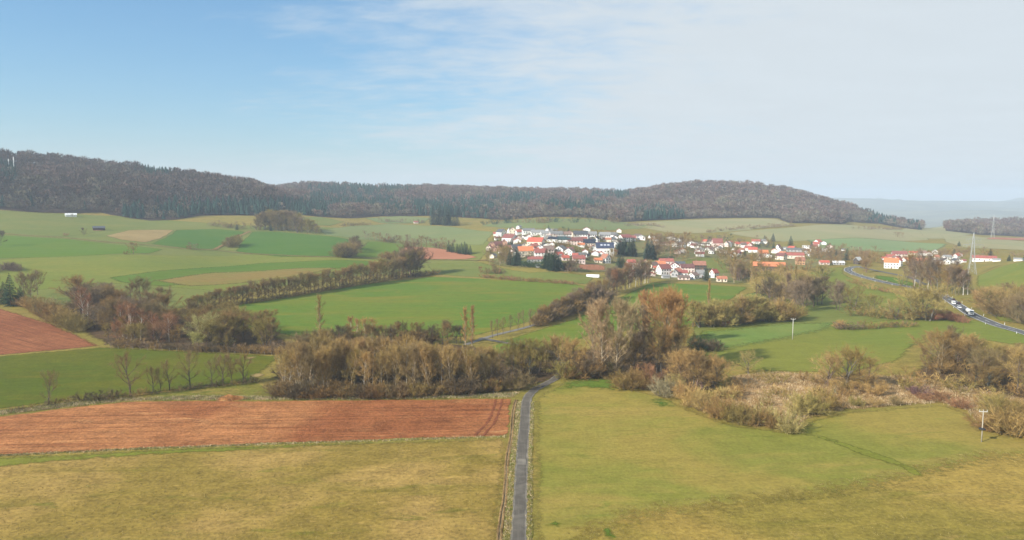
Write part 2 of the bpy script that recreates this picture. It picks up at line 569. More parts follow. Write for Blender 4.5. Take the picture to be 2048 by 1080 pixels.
def sheet(name, pix, mat, lift=1, label=None, jit=0.4, world=False, kind='structure'):
    """a field laid on the terrain: outline from picture points, inner points on the terrain grid"""
    W = [Vector(p) for p in pix] if world else [P(*p) for p in pix]
    rnd = random.Random(hash(name + str(len(pix)) + str(pix[0])) & 0xffff)
    ring = []
    n = len(W)
    for i in range(n):
        a, b = W[i], W[(i + 1) % n]
        dist = max(60.0, (a.xy.length + b.xy.length) / 2)
        L = (b.xy - a.xy).length
        k = max(1, int(L / max(1.2, dist * 0.006)))
        nrm = Vector((-(b.y - a.y), b.x - a.x)) / max(L, 1e-6)
        ph = rnd.random() * 6
        for q in range(k):
            t = q / k
            p = a.xy.lerp(b.xy, t)
            w = math.sin(math.pi * t)
            p = p + nrm * (w * jit * (0.6 * math.sin(t * L / 9.0 + ph) + rnd.uniform(-0.5, 0.5)))
            ring.append(p)
    poly = [(p.x, p.y) for p in ring]
    xs, ys = [p[0] for p in poly], [p[1] for p in poly]
    m = (XX > min(xs)) & (XX < max(xs)) & (YY > min(ys)) & (YY < max(ys))
    gx, gy = XX[m], YY[m]
    if len(gx):
        k = in_poly(gx, gy, poly)
        gx, gy = gx[k], gy[k]
    if mat.get('soft'):                      # a few more inner points so that the edge can fade
        c0 = sum(ring, Vector((0, 0))) / len(ring)
        for f_ in (0.93, 0.8, 0.6, 0.3):
            q = [c0 + (p - c0) * f_ for p in ring[::3]]
            k = in_poly(np.array([p.x for p in q]), np.array([p.y for p in q]), poly)
            gx = np.concatenate([gx, [p.x for p, i_ in zip(q, k) if i_]])
            gy = np.concatenate([gy, [p.y for p, i_ in zip(q, k) if i_]])
    pts = ring + [Vector((x, y)) for x, y in zip(gx.tolist(), gy.tolist())]
    r = delaunay_2d_cdt(pts, [], [list(range(len(ring)))], 1, 1e-3)
    V = np.array([(p.x, p.y, 0) for p in r[0]])
    F = [tuple(f) for f in r[2] if len(f) == 3]
    d = np.hypot(V[:, 0], V[:, 1])
    V[:, 2] = Hn(V[:, 0], V[:, 1]) + 0.035 * lift + 0.00009 * lift * d + np.clip(d - 900, 0, 2000) * 0.0002
    F = np.array(F)
    a, b, c = V[F[:, 0]], V[F[:, 1]], V[F[:, 2]]
    cr = (b[:, 0] - a[:, 0]) * (c[:, 1] - a[:, 1]) - (b[:, 1] - a[:, 1]) * (c[:, 0] - a[:, 0])
    F[cr < 0] = F[cr < 0][:, ::-1]
    me = npmesh(name, V, F, [mat], smooth=True)
    if mat.get('soft'):
        E_ = np.full(len(V), 1e9)
        Q = np.array(poly)
        Q2 = np.roll(Q, -1, axis=0)
        dv = Q2 - Q
        l2 = np.maximum((dv ** 2).sum(1), 1e-9)
        for s0 in range(0, len(V), 2000):
            w = V[s0:s0 + 2000, None, :2] - Q[None]
            t = np.clip((w * dv[None]).sum(2) / l2[None], 0, 1)
            E_[s0:s0 + 2000] = np.sqrt(((w - t[..., None] * dv[None]) ** 2).sum(2)).min(1)
        me.attributes.new('edge', 'FLOAT', 'POINT').data.foreach_set('value', E_.astype(np.float32))
    return tag(link(name, me), label, kind=kind)


def spline(W, step):
    pts = []
    W = [W[0] * 2 - W[1]] + W + [W[-1] * 2 - W[-2]]
    for i in range(1, len(W) - 2):
        a, b, c, d = W[i - 1], W[i], W[i + 1], W[i + 2]
        k = max(2, int((c - b).length / step))
        for q in range(k):
            t = q / k
            pts.append(0.5 * ((2 * b) + (c - a) * t + (2 * a - 5 * b + 4 * c - d) * t * t + (3 * b - a - 3 * c + d) * t ** 3))
    pts.append(W[-2])
    return pts


def ribbon(name, C, off0, off1, mat, lift, parent=None, label=None, n=4, jit=0.0, crown=0.0, seed=1):
    """strip along a centre line C (list of 2D points) between two sideways offsets"""
    rnd = random.Random(seed)
    V, F = [], []
    for i, p in enumerate(C):
        t = (C[min(i + 1, len(C) - 1)] - C[max(i - 1, 0)]).normalized()
        nr = Vector((t.y, -t.x))
        j0, j1 = rnd.uniform(-jit, jit), rnd.uniform(-jit, jit)
        for k in range(n + 1):
            o = off0 + j0 + (off1 + j1 - off0 - j0) * k / n
            q = p + nr * o
            V.append((q.x, q.y, H(q.x, q.y) + lift + p.length * 0.00012 + crown * (1 - (2 * k / n - 1) ** 2)))
    for i in range(len(C) - 1):
        for k in range(n):
            a = i * (n + 1) + k
            F.append((a, a + 1, a + n + 2, a + n + 1))
    o = link(name, npmesh(name, V, F, [mat], smooth=True), parent)
    if parent is None:
        tag(o, label, kind='structure')
    return o

# ------------------------------------------------------------------ the land
OLIVE = field_mat('dry_meadow', alb(168, 154, 90), alb(156, 150, 84), alb(132, 132, 68), 0.05, 0.03, 0.2, 4, 0.4, alb(180, 164, 104), 0.6, 0.5, soft=0.0)
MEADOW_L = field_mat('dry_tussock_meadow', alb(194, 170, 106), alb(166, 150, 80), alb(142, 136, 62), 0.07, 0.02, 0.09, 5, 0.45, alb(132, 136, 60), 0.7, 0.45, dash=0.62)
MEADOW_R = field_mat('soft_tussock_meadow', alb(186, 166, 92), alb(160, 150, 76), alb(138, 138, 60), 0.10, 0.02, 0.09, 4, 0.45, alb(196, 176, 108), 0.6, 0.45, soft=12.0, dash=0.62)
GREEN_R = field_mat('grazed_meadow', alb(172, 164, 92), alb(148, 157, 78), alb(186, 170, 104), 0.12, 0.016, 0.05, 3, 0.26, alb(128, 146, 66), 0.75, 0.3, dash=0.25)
VIVID = field_mat('soft_fresh_grass', alb(106, 140, 62), alb(122, 146, 68), alb(136, 150, 74), 0.2, 0.03, 0.2, 4, 0.22, None, 0.5, 0.25, soft=6.0)
STRIP = field_mat('soft_fresh_grass', alb(150, 152, 76), alb(144, 150, 72), alb(136, 150, 74), 0.1, 0.03, 0.2, 4, 0.3, None, 0.5, 0.25, soft=2.5)
STRIP2 = field_mat('soft_fresh_grass', alb(150, 152, 76), alb(144, 150, 72), alb(136, 146, 68), 0.1, 0.03, 0.2, 4, 0.3, None, 0.5, 0.25, soft=1.6)
VIVID2 = field_mat('soft_fresh_grass', alb(112, 140, 62), alb(124, 146, 68), alb(136, 150, 74), 0.2, 0.03, 0.2, 4, 0.22, None, 0.5, 0.25, soft=1.2)
PLOUGH = field_mat('ploughed_red_soil', alb(178, 124, 96), alb(150, 95, 72), alb(132, 82, 62), 0.05, 0.009, 0.5, 24, 0.5, alb(192, 146, 118), 0.8, 1.0, 0.5, soft=0.8)
PLOUGH2 = field_mat('ploughed_dark_soil', alb(170, 114, 84), alb(158, 102, 74), alb(138, 86, 62), -0.55, 0.012, 0.9, 30, 0.35, None, 0.6, 0.9, 0.4)
TRACKS = field_mat('wheel_track_soil', alb(162, 102, 74), alb(154, 96, 68), alb(146, 90, 64), 1.2, 0.03, 0.9, 6, 0.35, None, 0.6, 0.6, soft=0.0)
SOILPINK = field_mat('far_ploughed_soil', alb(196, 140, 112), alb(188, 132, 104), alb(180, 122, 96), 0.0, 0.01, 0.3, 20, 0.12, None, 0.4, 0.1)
GREEN_L = field_mat('green_field_near', alb(114, 132, 62), alb(128, 136, 66), alb(150, 140, 76), 0.1, 0.02, 0.07, 6, 0.28, alb(104, 126, 54), 0.65, 0.3)
GREEN_C = field_mat('green_field_middle', alb(110, 144, 72), alb(124, 146, 74), alb(158, 146, 84), 0.12, 0.012, 0.04, 4, 0.18, alb(150, 150, 84), 0.65, 0.25)
GREEN_D = field_mat('soft_winter_wheat', alb(100, 142, 68), alb(108, 144, 70), alb(124, 148, 76), 0.3, 0.01, 0.05, 6, 0.12, None, 0.4, 0.15, soft=5.0, tram=0.25)
GREEN_P = field_mat('soft_green_strip', alb(122, 152, 74), alb(132, 154, 78), alb(148, 154, 82), 0.12, 0.02, 0.06, 4, 0.2, None, 0.5, 0.2, soft=9.0)
FARGREEN = field_mat('far_green_crop', alb(138, 166, 112), alb(146, 168, 116), alb(152, 168, 120), 0.0, 0.006, 0.04, 5, 0.1, None, 0.5, 0.1, soft=8.0)
GREEN_T = field_mat('winter_wheat_cool', alb(96, 142, 76), alb(104, 144, 80), alb(124, 150, 84), 0.1, 0.01, 0.05, 6, 0.12, None, 0.4, 0.1, tram=0.35)
LIME = field_mat('lime_crop', alb(122, 164, 74), alb(130, 164, 78), alb(138, 166, 84), 0.2, 0.01, 0.06, 6, 0.1, None, 0.4, 0.1, tram=0.35)
PALE = field_mat('pale_pasture', alb(144, 154, 90), alb(134, 150, 86), alb(156, 154, 98), 0.05, 0.01, 0.04, 5, 0.18, alb(164, 154, 100), 0.5, 0.15)
PALEY = field_mat('yellow_green_pasture', alb(140, 156, 82), alb(150, 158, 86), alb(126, 150, 76), 0.1, 0.01, 0.05, 5, 0.2, alb(164, 156, 90), 0.5, 0.2)
TAN = field_mat('soft_dry_stubble', alb(186, 164, 116), alb(174, 154, 106), alb(158, 146, 94), 0.1, 0.02, 0.1, 5, 0.2, None, 0.5, 0.2, soft=2.5)
OCHRE = field_mat('soft_thin_ochre_crop', alb(164, 144, 88), alb(154, 146, 82), alb(140, 148, 78), 0.3, 0.02, 0.06, 6, 0.2, None, 0.6, 0.2, soft=7.0)
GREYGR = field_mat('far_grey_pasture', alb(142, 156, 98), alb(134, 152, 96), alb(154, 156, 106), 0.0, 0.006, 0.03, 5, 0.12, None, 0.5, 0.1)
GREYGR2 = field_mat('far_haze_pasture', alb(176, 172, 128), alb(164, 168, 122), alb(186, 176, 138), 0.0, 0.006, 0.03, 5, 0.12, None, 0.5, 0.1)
VERGE = field_mat('verge_grass', alb(134, 138, 66), alb(158, 146, 82), alb(176, 154, 102), 0.0, 0.06, 0.5, 3, 0.45, alb(106, 124, 54), 0.6, 0.5, soft=0.0)
REEDG = field_mat('soft_dead_reed_ground', alb(196, 164, 120), alb(180, 150, 104), alb(150, 124, 82), 0.1, 0.05, 0.3, 3, 0.5, alb(140, 132, 78), 0.6, 0.7, soft=4.0)
WOODFLOOR = field_mat('soft_leaf_litter', alb(112, 92, 66), alb(98, 82, 58), alb(84, 74, 50), 0.0, 0.05, 0.3, 3, 0.45, None, 0.6, 0.6, soft=5.0)
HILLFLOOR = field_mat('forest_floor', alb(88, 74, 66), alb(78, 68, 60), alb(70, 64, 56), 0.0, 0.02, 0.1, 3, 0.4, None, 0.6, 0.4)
FARHILL = field_mat('far_hills_painted_haze', alb(150, 162, 162), alb(164, 174, 168), alb(178, 184, 172), 0.0, 0.0025, 0.01, 4, 0.2, None, 0.6, 0.0)  # haze painted in: hill colour lightened to match the brightness of the air
GARDEN = field_mat('soft_village_gardens', alb(134, 140, 86), alb(146, 138, 98), alb(120, 128, 76), 0.0, 0.05, 0.12, 3, 0.4, alb(160, 150, 118), 0.6, 0.1, soft=14.0)

build_ground(OLIVE)

S = sheet
S('meadow', [(-500, 942), (0, 914), (300, 900), (600, 888), (1014, 876), (1016, 900), (1012, 960), (1006, 1030), (1003, 1080), (998, 1200), (-500, 1200)],
  MEADOW_L, 1, 'dry yellow tussock meadow left of the lane, in front of the ploughed field')
S('meadow', [(1064, 1200), (1063, 1080), (1064, 900), (1068, 800), (1080, 788), (1100, 778), (1130, 760), (1230, 756), (1260, 778), (1330, 792), (1352, 806), (1400, 826), (1450, 845), (1500, 855),
             (1590, 865), (1622, 838), (1700, 822), (1800, 815), (1880, 808), (1935, 825), (1960, 850), (2010, 868), (2100, 884), (2500, 900), (2500, 1200)],
  GREEN_R, 1, 'greener grazed meadow right of the lane, reaching to the scrub')
S('meadow', [(1066, 1200), (1066, 1120), (1082, 1098), (1150, 1040), (1250, 1010), (1450, 985), (1720, 950), (1850, 918), (1960, 894), (2100, 900), (2500, 900), (2500, 1200)],
  MEADOW_R, 2, 'yellow tussock meadow in the lower right corner')
S('meadow', [(1125, 764), (1160, 757), (1232, 755), (1248, 778), (1230, 786), (1180, 778), (1140, 780), (1105, 782)], VIVID, 2, 'vivid green grass corner below the tall poplars', 1.2)
S('meadow', [(1290, 796), (1330, 795), (1356, 812), (1340, 820), (1300, 812)], VIVID, 2, 'small vivid green grass patch beside the grey bush', 1.2)
S('meadow', [(1602, 864), (1616, 862), (1720, 896), (1790, 918), (1838, 938), (1850, 956), (1832, 956), (1800, 936), (1700, 902)], STRIP2, 3, 'narrow damp green swale crossing the right meadow', 0.9)
S('meadow', [(-200, 926), (0, 914), (300, 900), (600, 888), (900, 880), (600, 896), (300, 912), (130, 924), (0, 936), (-200, 950)], STRIP, 2, 'greener strip of meadow along the near edge of the ploughed field', 0.8)
S('meadow', [(1084, 1046), (1110, 1041), (1132, 1047), (1118, 1056), (1094, 1054)], VIVID2, 3, 'small lush green spot right of the lane, near the lower frame edge', 0.6)
S('meadow', [(1200, 1052), (1212, 1050), (1228, 1068), (1240, 1085), (1222, 1082), (1206, 1068)], VIVID2, 3, 'lush green streak in the lower right meadow', 0.6)
S('ploughed_field', [(-500, 940), (0, 911), (300, 896), (600, 885), (1012, 872), (1020, 845), (1026, 797), (900, 799), (700, 801), (444, 802), (273, 803), (205, 809), (102, 820), (0, 833), (-500, 880)],
  PLOUGH, 1, 'ploughed red-brown field in front of the bare thicket', 1.0)
S('verge', [(-500, 878), (0, 832), (102, 819), (205, 808), (273, 802), (444, 801), (700, 800), (900, 798), (1026, 796), (1040, 780), (1080, 770), (1040, 765), (900, 778), (540, 780), (510, 765), (400, 776), (260, 793), (100, 808), (0, 820), (-500, 852)],
  VERGE, 1, 'rough grass verge between the ploughed field and the thicket', 0.6)
S('field', [(-500, 738), (0, 712), (203, 694), (250, 696), (450, 706), (565, 712), (540, 735), (505, 764), (400, 775), (260, 792), (100, 807), (0, 819), (-500, 850)], GREEN_L, 1, 'mottled green field behind the row of bare roadside trees')
S('ploughed_field', [(-500, 585), (0, 616), (55, 633), (111, 649), (167, 674), (204, 692), (100, 702), (0, 711), (-500, 737)], PLOUGH2, 1, 'dark red ploughed field at the edge of the birch wood', 0.5)
S('field', [(345, 640), (400, 624), (480, 609), (600, 591), (760, 564), (860, 553), (960, 557), (1060, 563), (1150, 569), (1188, 574), (1160, 592), (1070, 642), (1000, 660), (950, 672), (800, 684), (650, 692), (560, 668), (440, 645)],
  GREEN_C, 1, 'large green field between the diagonal hedgerow and the avenue', 0.8)
S('field', [(955, 700), (1065, 662), (1140, 640), (1215, 604), (1300, 565), (1400, 569), (1500, 574), (1475, 592), (1430, 622), (1380, 655), (1200, 665), (1130, 690), (1000, 715)], GREEN_C, 1, 'green field behind the tall poplars, below the village', 0.8)
S('field', [(1385, 694), (1395, 663), (1560, 645), (1690, 643), (1665, 660), (1580, 680), (1490, 695), (1430, 712)], GREEN_P, 2, 'vivid green strip of field around the white pole', 0.8)
S('field', [(1380, 705), (1400, 660), (1560, 646), (1720, 645), (1900, 632), (1975, 645), (2048, 668), (2100, 684), (2030, 690), (1900, 670), (1840, 684), (1800, 722), (1700, 748), (1500, 742), (1450, 724)],
  PALEY, 1, 'olive green pasture between the stream scrub and the main road', 0.8)
S('field', [(1990, 640), (1960, 600), (1950, 568), (1952, 552), (1990, 537), (2048, 524), (2400, 500), (2500, 500), (2500, 660), (2048, 650)], PALEY, 1, 'rounded green hill field behind the electricity pylon', 0.8)
S('field', [(1618, 545), (1690, 530), (1688, 548), (1720, 562), (1780, 578), (1850, 588), (1880, 600), (1840, 612), (1740, 620), (1690, 605), (1650, 575)], PALEY, 1, 'pale grass slope inside the bend of the main road', 0.8)
S('field', [(1748, 549), (1800, 556), (1850, 572), (1880, 578), (1850, 580), (1790, 568), (1745, 556)], GREEN_D, 2, 'green wedge between the main road and the white farmhouse', 0.5)
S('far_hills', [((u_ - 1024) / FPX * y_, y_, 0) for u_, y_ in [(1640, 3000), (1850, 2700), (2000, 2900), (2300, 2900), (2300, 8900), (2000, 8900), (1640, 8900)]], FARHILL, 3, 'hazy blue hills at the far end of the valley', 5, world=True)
# the slope on the left
S('field', [(-450, 620), (-400, 470), (0, 440), (300, 444), (520, 452), (700, 458), (960, 470), (985, 490), (960, 522), (860, 545), (700, 552), (560, 574), (430, 598), (340, 622), (230, 590), (100, 612), (0, 605)], PALE, 0.5, 'rough green pasture between the crops of the left slope', 1)
S('field', [(1370, 700), (1390, 640), (1480, 590), (1620, 560), (1700, 590), (1860, 606), (1930, 640), (1960, 660), (1800, 700), (1500, 730)], PALE, 0.5, 'rough green grassland along the brook', 1)
S('field', [(-400, 600), (-200, 540), (0, 519), (100, 512), (300, 510), (520, 508), (700, 514), (760, 521), (800, 530), (720, 545), (560, 562), (430, 582), (330, 574), (200, 566), (80, 580), (0, 592)], PALEY, 1, 'broad yellow green pasture across the left slope', 1)
S('field', [(210, 556), (330, 540), (520, 526), (700, 520), (765, 524), (720, 536), (560, 545), (420, 562), (330, 574), (240, 566)], GREEN_D, 2, 'dark green crop strip above the diagonal hedgerow', 1)
S('field', [(300, 562), (420, 545), (600, 536), (690, 536), (600, 553), (480, 568), (380, 574)], OCHRE, 3, 'ochre strip of thin crop just above the diagonal hedgerow', 1)
S('field', [(-300, 490), (0, 471), (40, 473), (130, 478), (260, 492), (330, 499), (300, 507), (150, 513), (0, 517), (-300, 540)], LIME, 2, 'light green crop field below the dark hut', 1)
S('field', [(210, 472), (255, 461), (350, 460), (322, 478), (290, 486), (240, 480)], TAN, 3, 'tan stubble patch beside the dark hut', 1)
S('field', [(352, 460), (430, 458), (492, 463), (472, 480), (440, 498), (380, 498), (300, 488), (325, 478)], GREEN_T, 2, 'cool green wheat field right of the tan stubble', 1)
S('field', [(505, 463), (560, 464), (640, 471), (700, 479), (688, 500), (675, 514), (560, 514), (470, 503), (482, 484)], GREEN_T, 2, 'cool green wheat field left of the lime crop', 1)
S('field', [(-300, 440), (0, 421), (140, 428), (240, 432), (330, 440), (480, 452), (640, 462), (500, 462), (352, 459), (210, 462), (130, 474), (0, 469), (-300, 485)], PALE, 1, 'pale upland pasture below the wooded hill', 1)
S('field', [(735, 483), (770, 485), (811, 491), (796, 506), (782, 514), (706, 514), (720, 498)], LIME, 3, 'bright lime green crop beside the red soil', 1)
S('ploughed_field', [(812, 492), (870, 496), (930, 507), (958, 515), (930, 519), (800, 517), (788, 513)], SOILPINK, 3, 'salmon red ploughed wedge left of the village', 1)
S('field', [(640, 462), (700, 452), (780, 447), (900, 453), (990, 464), (968, 492), (900, 488), (800, 482), (720, 479), (650, 470)], GREYGR, 1, 'grey green pasture climbing left of the village', 1)
S('field', [(850, 528), (960, 524), (1060, 545), (1190, 553), (1180, 570), (1060, 561), (960, 555), (870, 549)], PALE, 1, 'rough pale pasture between the hedge and the village', 1)
S('field', [(730, 437), (800, 432), (860, 436), (850, 446), (760, 447)], GREYGR, 2, 'small pale clearing below the middle ridge', 1)
S('field', [(560, 436), (640, 434), (690, 444), (660, 452), (600, 450)], PALE, 2, 'pale knoll pasture beside the scrub clump', 1)
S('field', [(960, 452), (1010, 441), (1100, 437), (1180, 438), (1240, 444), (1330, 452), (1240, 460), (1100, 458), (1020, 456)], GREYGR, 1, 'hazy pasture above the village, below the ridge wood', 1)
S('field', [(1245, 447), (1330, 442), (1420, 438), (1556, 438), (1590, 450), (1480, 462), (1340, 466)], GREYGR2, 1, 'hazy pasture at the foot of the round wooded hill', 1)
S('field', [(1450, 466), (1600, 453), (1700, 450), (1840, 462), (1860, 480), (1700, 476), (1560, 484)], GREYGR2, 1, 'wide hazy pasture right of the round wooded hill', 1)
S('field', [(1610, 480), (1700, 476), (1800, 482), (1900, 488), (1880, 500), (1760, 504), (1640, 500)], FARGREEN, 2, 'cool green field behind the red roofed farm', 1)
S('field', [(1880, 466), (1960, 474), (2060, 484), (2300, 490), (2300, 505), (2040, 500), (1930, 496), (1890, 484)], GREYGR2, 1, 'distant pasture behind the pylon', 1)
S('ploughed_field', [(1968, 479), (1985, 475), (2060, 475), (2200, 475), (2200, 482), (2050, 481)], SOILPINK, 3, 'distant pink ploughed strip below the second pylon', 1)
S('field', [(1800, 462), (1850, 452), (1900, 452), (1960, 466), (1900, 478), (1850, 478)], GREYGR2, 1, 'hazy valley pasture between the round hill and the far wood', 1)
S('village_green', [(968, 505), (975, 485), (1000, 466), (1040, 455), (1120, 458), (1240, 466), (1330, 472), (1420, 484), (1520, 490), (1640, 496), (1700, 500), (1700, 528), (1640, 536), (1560, 556), (1480, 570), (1420, 566), (1320, 560), (1240, 545), (1160, 548), (1040, 538), (975, 530)],
  GARDEN, 1, 'gardens and plots between the village houses', 1)
S('earth_bank', [(1156, 529), (1185, 528), (1212, 532), (1212, 541), (1180, 541), (1156, 537)], SOILPINK, 3, 'bare reddish bank below the village orchard', 0.6)
S('field', [(1330, 527), (1420, 514), (1450, 520), (1470, 545), (1430, 548), (1410, 530), (1390, 527)], PALE, 2, 'pale meadow inside the village', 0.8)
# floor of the woods and of the stream bed
S('wood_floor', [(120, 612), (230, 585), (350, 628), (440, 648), (560, 672), (600, 690), (560, 712), (450, 706), (250, 696), (205, 690), (165, 668)], WOODFLOOR, 2, 'brown litter under the birch wood', 1)
S('wood_floor', [(532, 796), (545, 735), (600, 690), (760, 678), (940, 690), (1080, 720), (1130, 700), (1380, 690), (1450, 740), (1440, 785), (1330, 788), (1262, 775), (1235, 753), (1130, 756), (1095, 768), (1060, 772), (900, 790), (700, 797)],
  WOODFLOOR, 2, 'brown litter and brush under the roadside thicket', 1)
S('reed_bed', [(1440, 790), (1460, 750), (1560, 742), (1680, 752), (1800, 750), (1900, 765), (2100, 800), (2100, 882), (2010, 866), (1960, 850), (1935, 824), (1880, 807), (1800, 814), (1700, 821), (1622, 837), (1592, 864), (1500, 854), (1400, 825), (1352, 803)],
  REEDG, 2, 'straw coloured dead reed ground along the stream', 1)
S('wood_floor', [(1810, 752), (1860, 712), (1930, 690), (2100, 706), (2100, 810), (1900, 770)], WOODFLOOR, 3, 'brown brush floor under the stream trees', 1)


# ------------------------------------------------------------------ lanes and roads
def asphalt(name, c, worn):
    m, nt, nd, lk, bs = new_mat(name)
    geo = nd.new('ShaderNodeNewGeometry')
    p = geo.outputs['Position']
    n1 = noise(nd, lk, p, 0.25, 5, 0.65, 0.5)
    n2 = noise(nd, lk, mapping(nd, lk, p, 0.0, (2.2, 0.05, 1)), 1.0, 3, 0.6)
    col = mixrgb(nd, lk, maprange(nd, lk, n1, 0.4, 0.7), c, worn)
    col = mixrgb(nd, lk, maprange(nd, lk, n2, 0.5, 0.68, 0.0, 0.6), col, worn)
    n3 = noise(nd, lk, p, 1.3, 5, 0.7)
    col = mixrgb(nd, lk, maprange(nd, lk, n3, 0.66, 0.76, 0.0, 0.5), col, (0.34, 0.3, 0.25, 1))
    lk.new(col, bs.inputs['Base Color'])
    bs.inputs['Roughness'].default_value = 0.9
    bs.inputs['Specular IOR Level'].default_value = 0.15
    return m


LANE = asphalt('worn_lane_asphalt', (0.095, 0.082, 0.066, 1), (0.15, 0.132, 0.106, 1))
ROADM = asphalt('road_asphalt', (0.10, 0.10, 0.10, 1), (0.125, 0.122, 0.12, 1))
TRACK = asphalt('farm_track_gravel', (0.17, 0.155, 0.13, 1), (0.22, 0.2, 0.165, 1))
PAINT = plain_mat('white_road_paint', (0.7, 0.7, 0.68, 1), 0.15, 0.4, 0.6)
DIRT = field_mat('bare_verge_soil', alb(156, 130, 88), alb(172, 146, 104), alb(130, 116, 70), 1.5, 0.2, 0.8, 3, 0.6, alb(110, 112, 56), 0.6, 0.9, soft=0.0)

W2 = lambda pts: [P(*p).xy for p in pts]
lane_c = spline(W2([(1034, 1230), (1037, 1080), (1040.5, 1000), (1045, 900), (1049, 850), (1051.5, 812), (1056, 795), (1068, 781), (1086, 771), (1108, 759), (1122, 745), (1124, 728), (1105, 708), (1060, 695), (1000, 684), (960, 676)]), 2.0)
ribbon('lane', lane_c, -1.55, 1.55, LANE, 0.10, label='narrow grey asphalt farm lane running straight into the thicket', n=6, jit=0.09, crown=0.05)
LANE_O = bpy.data.objects['lane']
WORN = asphalt('worn_lane_edge', (0.15, 0.135, 0.112, 1), (0.24, 0.21, 0.165, 1))
ribbon('worn_edge', lane_c, -1.66, -1.28, WORN, 0.125, LANE_O, n=1, jit=0.16, seed=8)
ribbon('worn_edge', lane_c, 1.25, 1.68, WORN, 0.125, LANE_O, n=1, jit=0.18, seed=9)
for k_, (f0, f1, o0, o1) in enumerate([(0.20, 0.215, -1.2, 0.6), (0.115, 0.13, -0.4, 1.2), (0.27, 0.275, -1.2, 1.1), (0.055, 0.07, -1.1, 0.1)]):
    ribbon('asphalt_patch', lane_c[int(len(lane_c) * f0):int(len(lane_c) * f1) + 2], o0, o1, WORN if k_ == 2 else LANE, 0.165, LANE_O, n=2, jit=0.08, seed=12 + k_)
ribbon('lane_verge', lane_c[:int(len(lane_c) * 0.42)], 1.45, 2.7, VERGE, 0.085, label='grass verge on the right of the lane', n=3, jit=0.35, seed=3)
ribbon('lane_verge', lane_c[:int(len(lane_c) * 0.42)], -3.3, -1.45, VERGE, 0.085, label='grass verge between the lane and its ditch', n=3, jit=0.3, seed=4)
avenue_c = spline(W2([(930, 690), (985, 672), (1030, 661), (1068, 650), (1130, 626), (1190, 600), (1206, 593)]), 3.0)
ribbon('avenue_road', avenue_c, -1.5, 1.5, TRACK, 0.14, label='pale narrow road running beside the avenue hedge', n=4, jit=0.1)
main_pts = [(2150, 700), (2048, 666), (1990, 649), (1945, 630), (1925, 617), (1905, 604), (1885, 592), (1866, 583), (1838, 577), (1800, 571), (1765, 564), (1730, 555), (1706, 547), (1696, 541), (1700, 536), (1718, 533)]
main_c = spline(W2(main_pts), 3.0)
road = ribbon('main_road', main_c, -3.7, 3.7, ROADM, 0.16, label='grey two lane main road curving away on the right', n=6, crown=0.06)
for o_ in (-3.35, 3.35):
    ribbon('edge_line', main_c, o_ - 0.16, o_ + 0.16, PAINT, 0.205, road, n=1)
acc = 0.0
for i in range(0, len(main_c) - 3, 4):
    ribbon('centre_dash', main_c[i:i + 3], -0.11, 0.11, PAINT, 0.245, road, n=1)
ribbon('village_road', spline(W2([(1712, 533), (1745, 540), (1770, 545), (1800, 551), (1822, 556), (1850, 570)]), 3.0), -2.5, 2.5, ROADM, 0.15, label='side road passing the white farmhouse', n=3)
ribbon('farm_track', spline(W2([(0, 467), (60, 472), (130, 476), (210, 484), (290, 490), (360, 497), (430, 501), (520, 509), (650, 514), (800, 519), (950, 521), (990, 524)]), 5.0), -1.4, 1.4, DIRT, 0.5, label='dirt track running across the left slope below the hut', n=2, jit=0.4)
ribbon('farm_track', spline(W2([(428, 500), (458, 484), (480, 472), (500, 463)]), 5.0), -2.2, 2.2, DIRT, 0.5, label='short dirt track climbing between the two cool green wheat fields', n=2, jit=0.4)
for k_, line_ in enumerate([[(992, 799), (986, 820), (974, 845), (950, 871)], [(1004, 799), (999, 820), (988, 846), (966, 872)]]):
    ribbon('wheel_track', spline(W2(line_), 1.5), -0.35, 0.35, TRACKS, 0.13, label='faint dark wheel track, %s from the left at the lane end of the ploughed field' % ['first', 'second', 'third'][k_], n=2, jit=0.2, seed=20 + k_)
# the washed-out ditch left of the lane: a narrow furrow of bare soil with raised lips
ditch_c = [p for p in lane_c if p.y < P(1020, 800).y]
DD = plain_mat('ditch_bottom_soil', (0.17, 0.125, 0.07, 1), 0.4, 0.8, 1.0)  # darker soil along the bottom of the furrow
rd = random.Random(5)
V, F = [], []
prof = [(-4.6, 0.08), (-4.3, 0.26), (-4.1, 0.10), (-3.98, 0.05), (-3.86, 0.10), (-3.6, 0.22), (-3.3, 0.08)]
for i, p in enumerate(ditch_c):
    t = (ditch_c[min(i + 1, len(ditch_c) - 1)] - ditch_c[max(i - 1, 0)]).normalized()
    nr = Vector((t.y, -t.x))
    w = 0.5 * math.sin(i * 0.31) + rd.uniform(-0.18, 0.18)
    gap = 0.25 if 0.44 < i / len(ditch_c) < 0.52 else 1.0
    for o_, z_ in prof:
        q = p + nr * (o_ * 0.97 + w * 0.35)
        V.append((q.x, q.y, H(q.x, q.y) + 0.05 + z_ * gap * rd.uniform(0.6, 1.4)))
n_ = len(prof)
for i in range(len(ditch_c) - 1):
    for k in range(n_ - 1):
        a = i * n_ + k
        F.append((a, a + 1, a + n_ + 1, a + n_))
tag(link('ditch', npmesh('ditch', V, F, [DIRT, DD], [1 if k in (2, 3) else 0 for _ in range(len(ditch_c) - 1) for k in range(n_ - 1)])), 'eroded brown drainage ditch beside the lane', kind='structure')

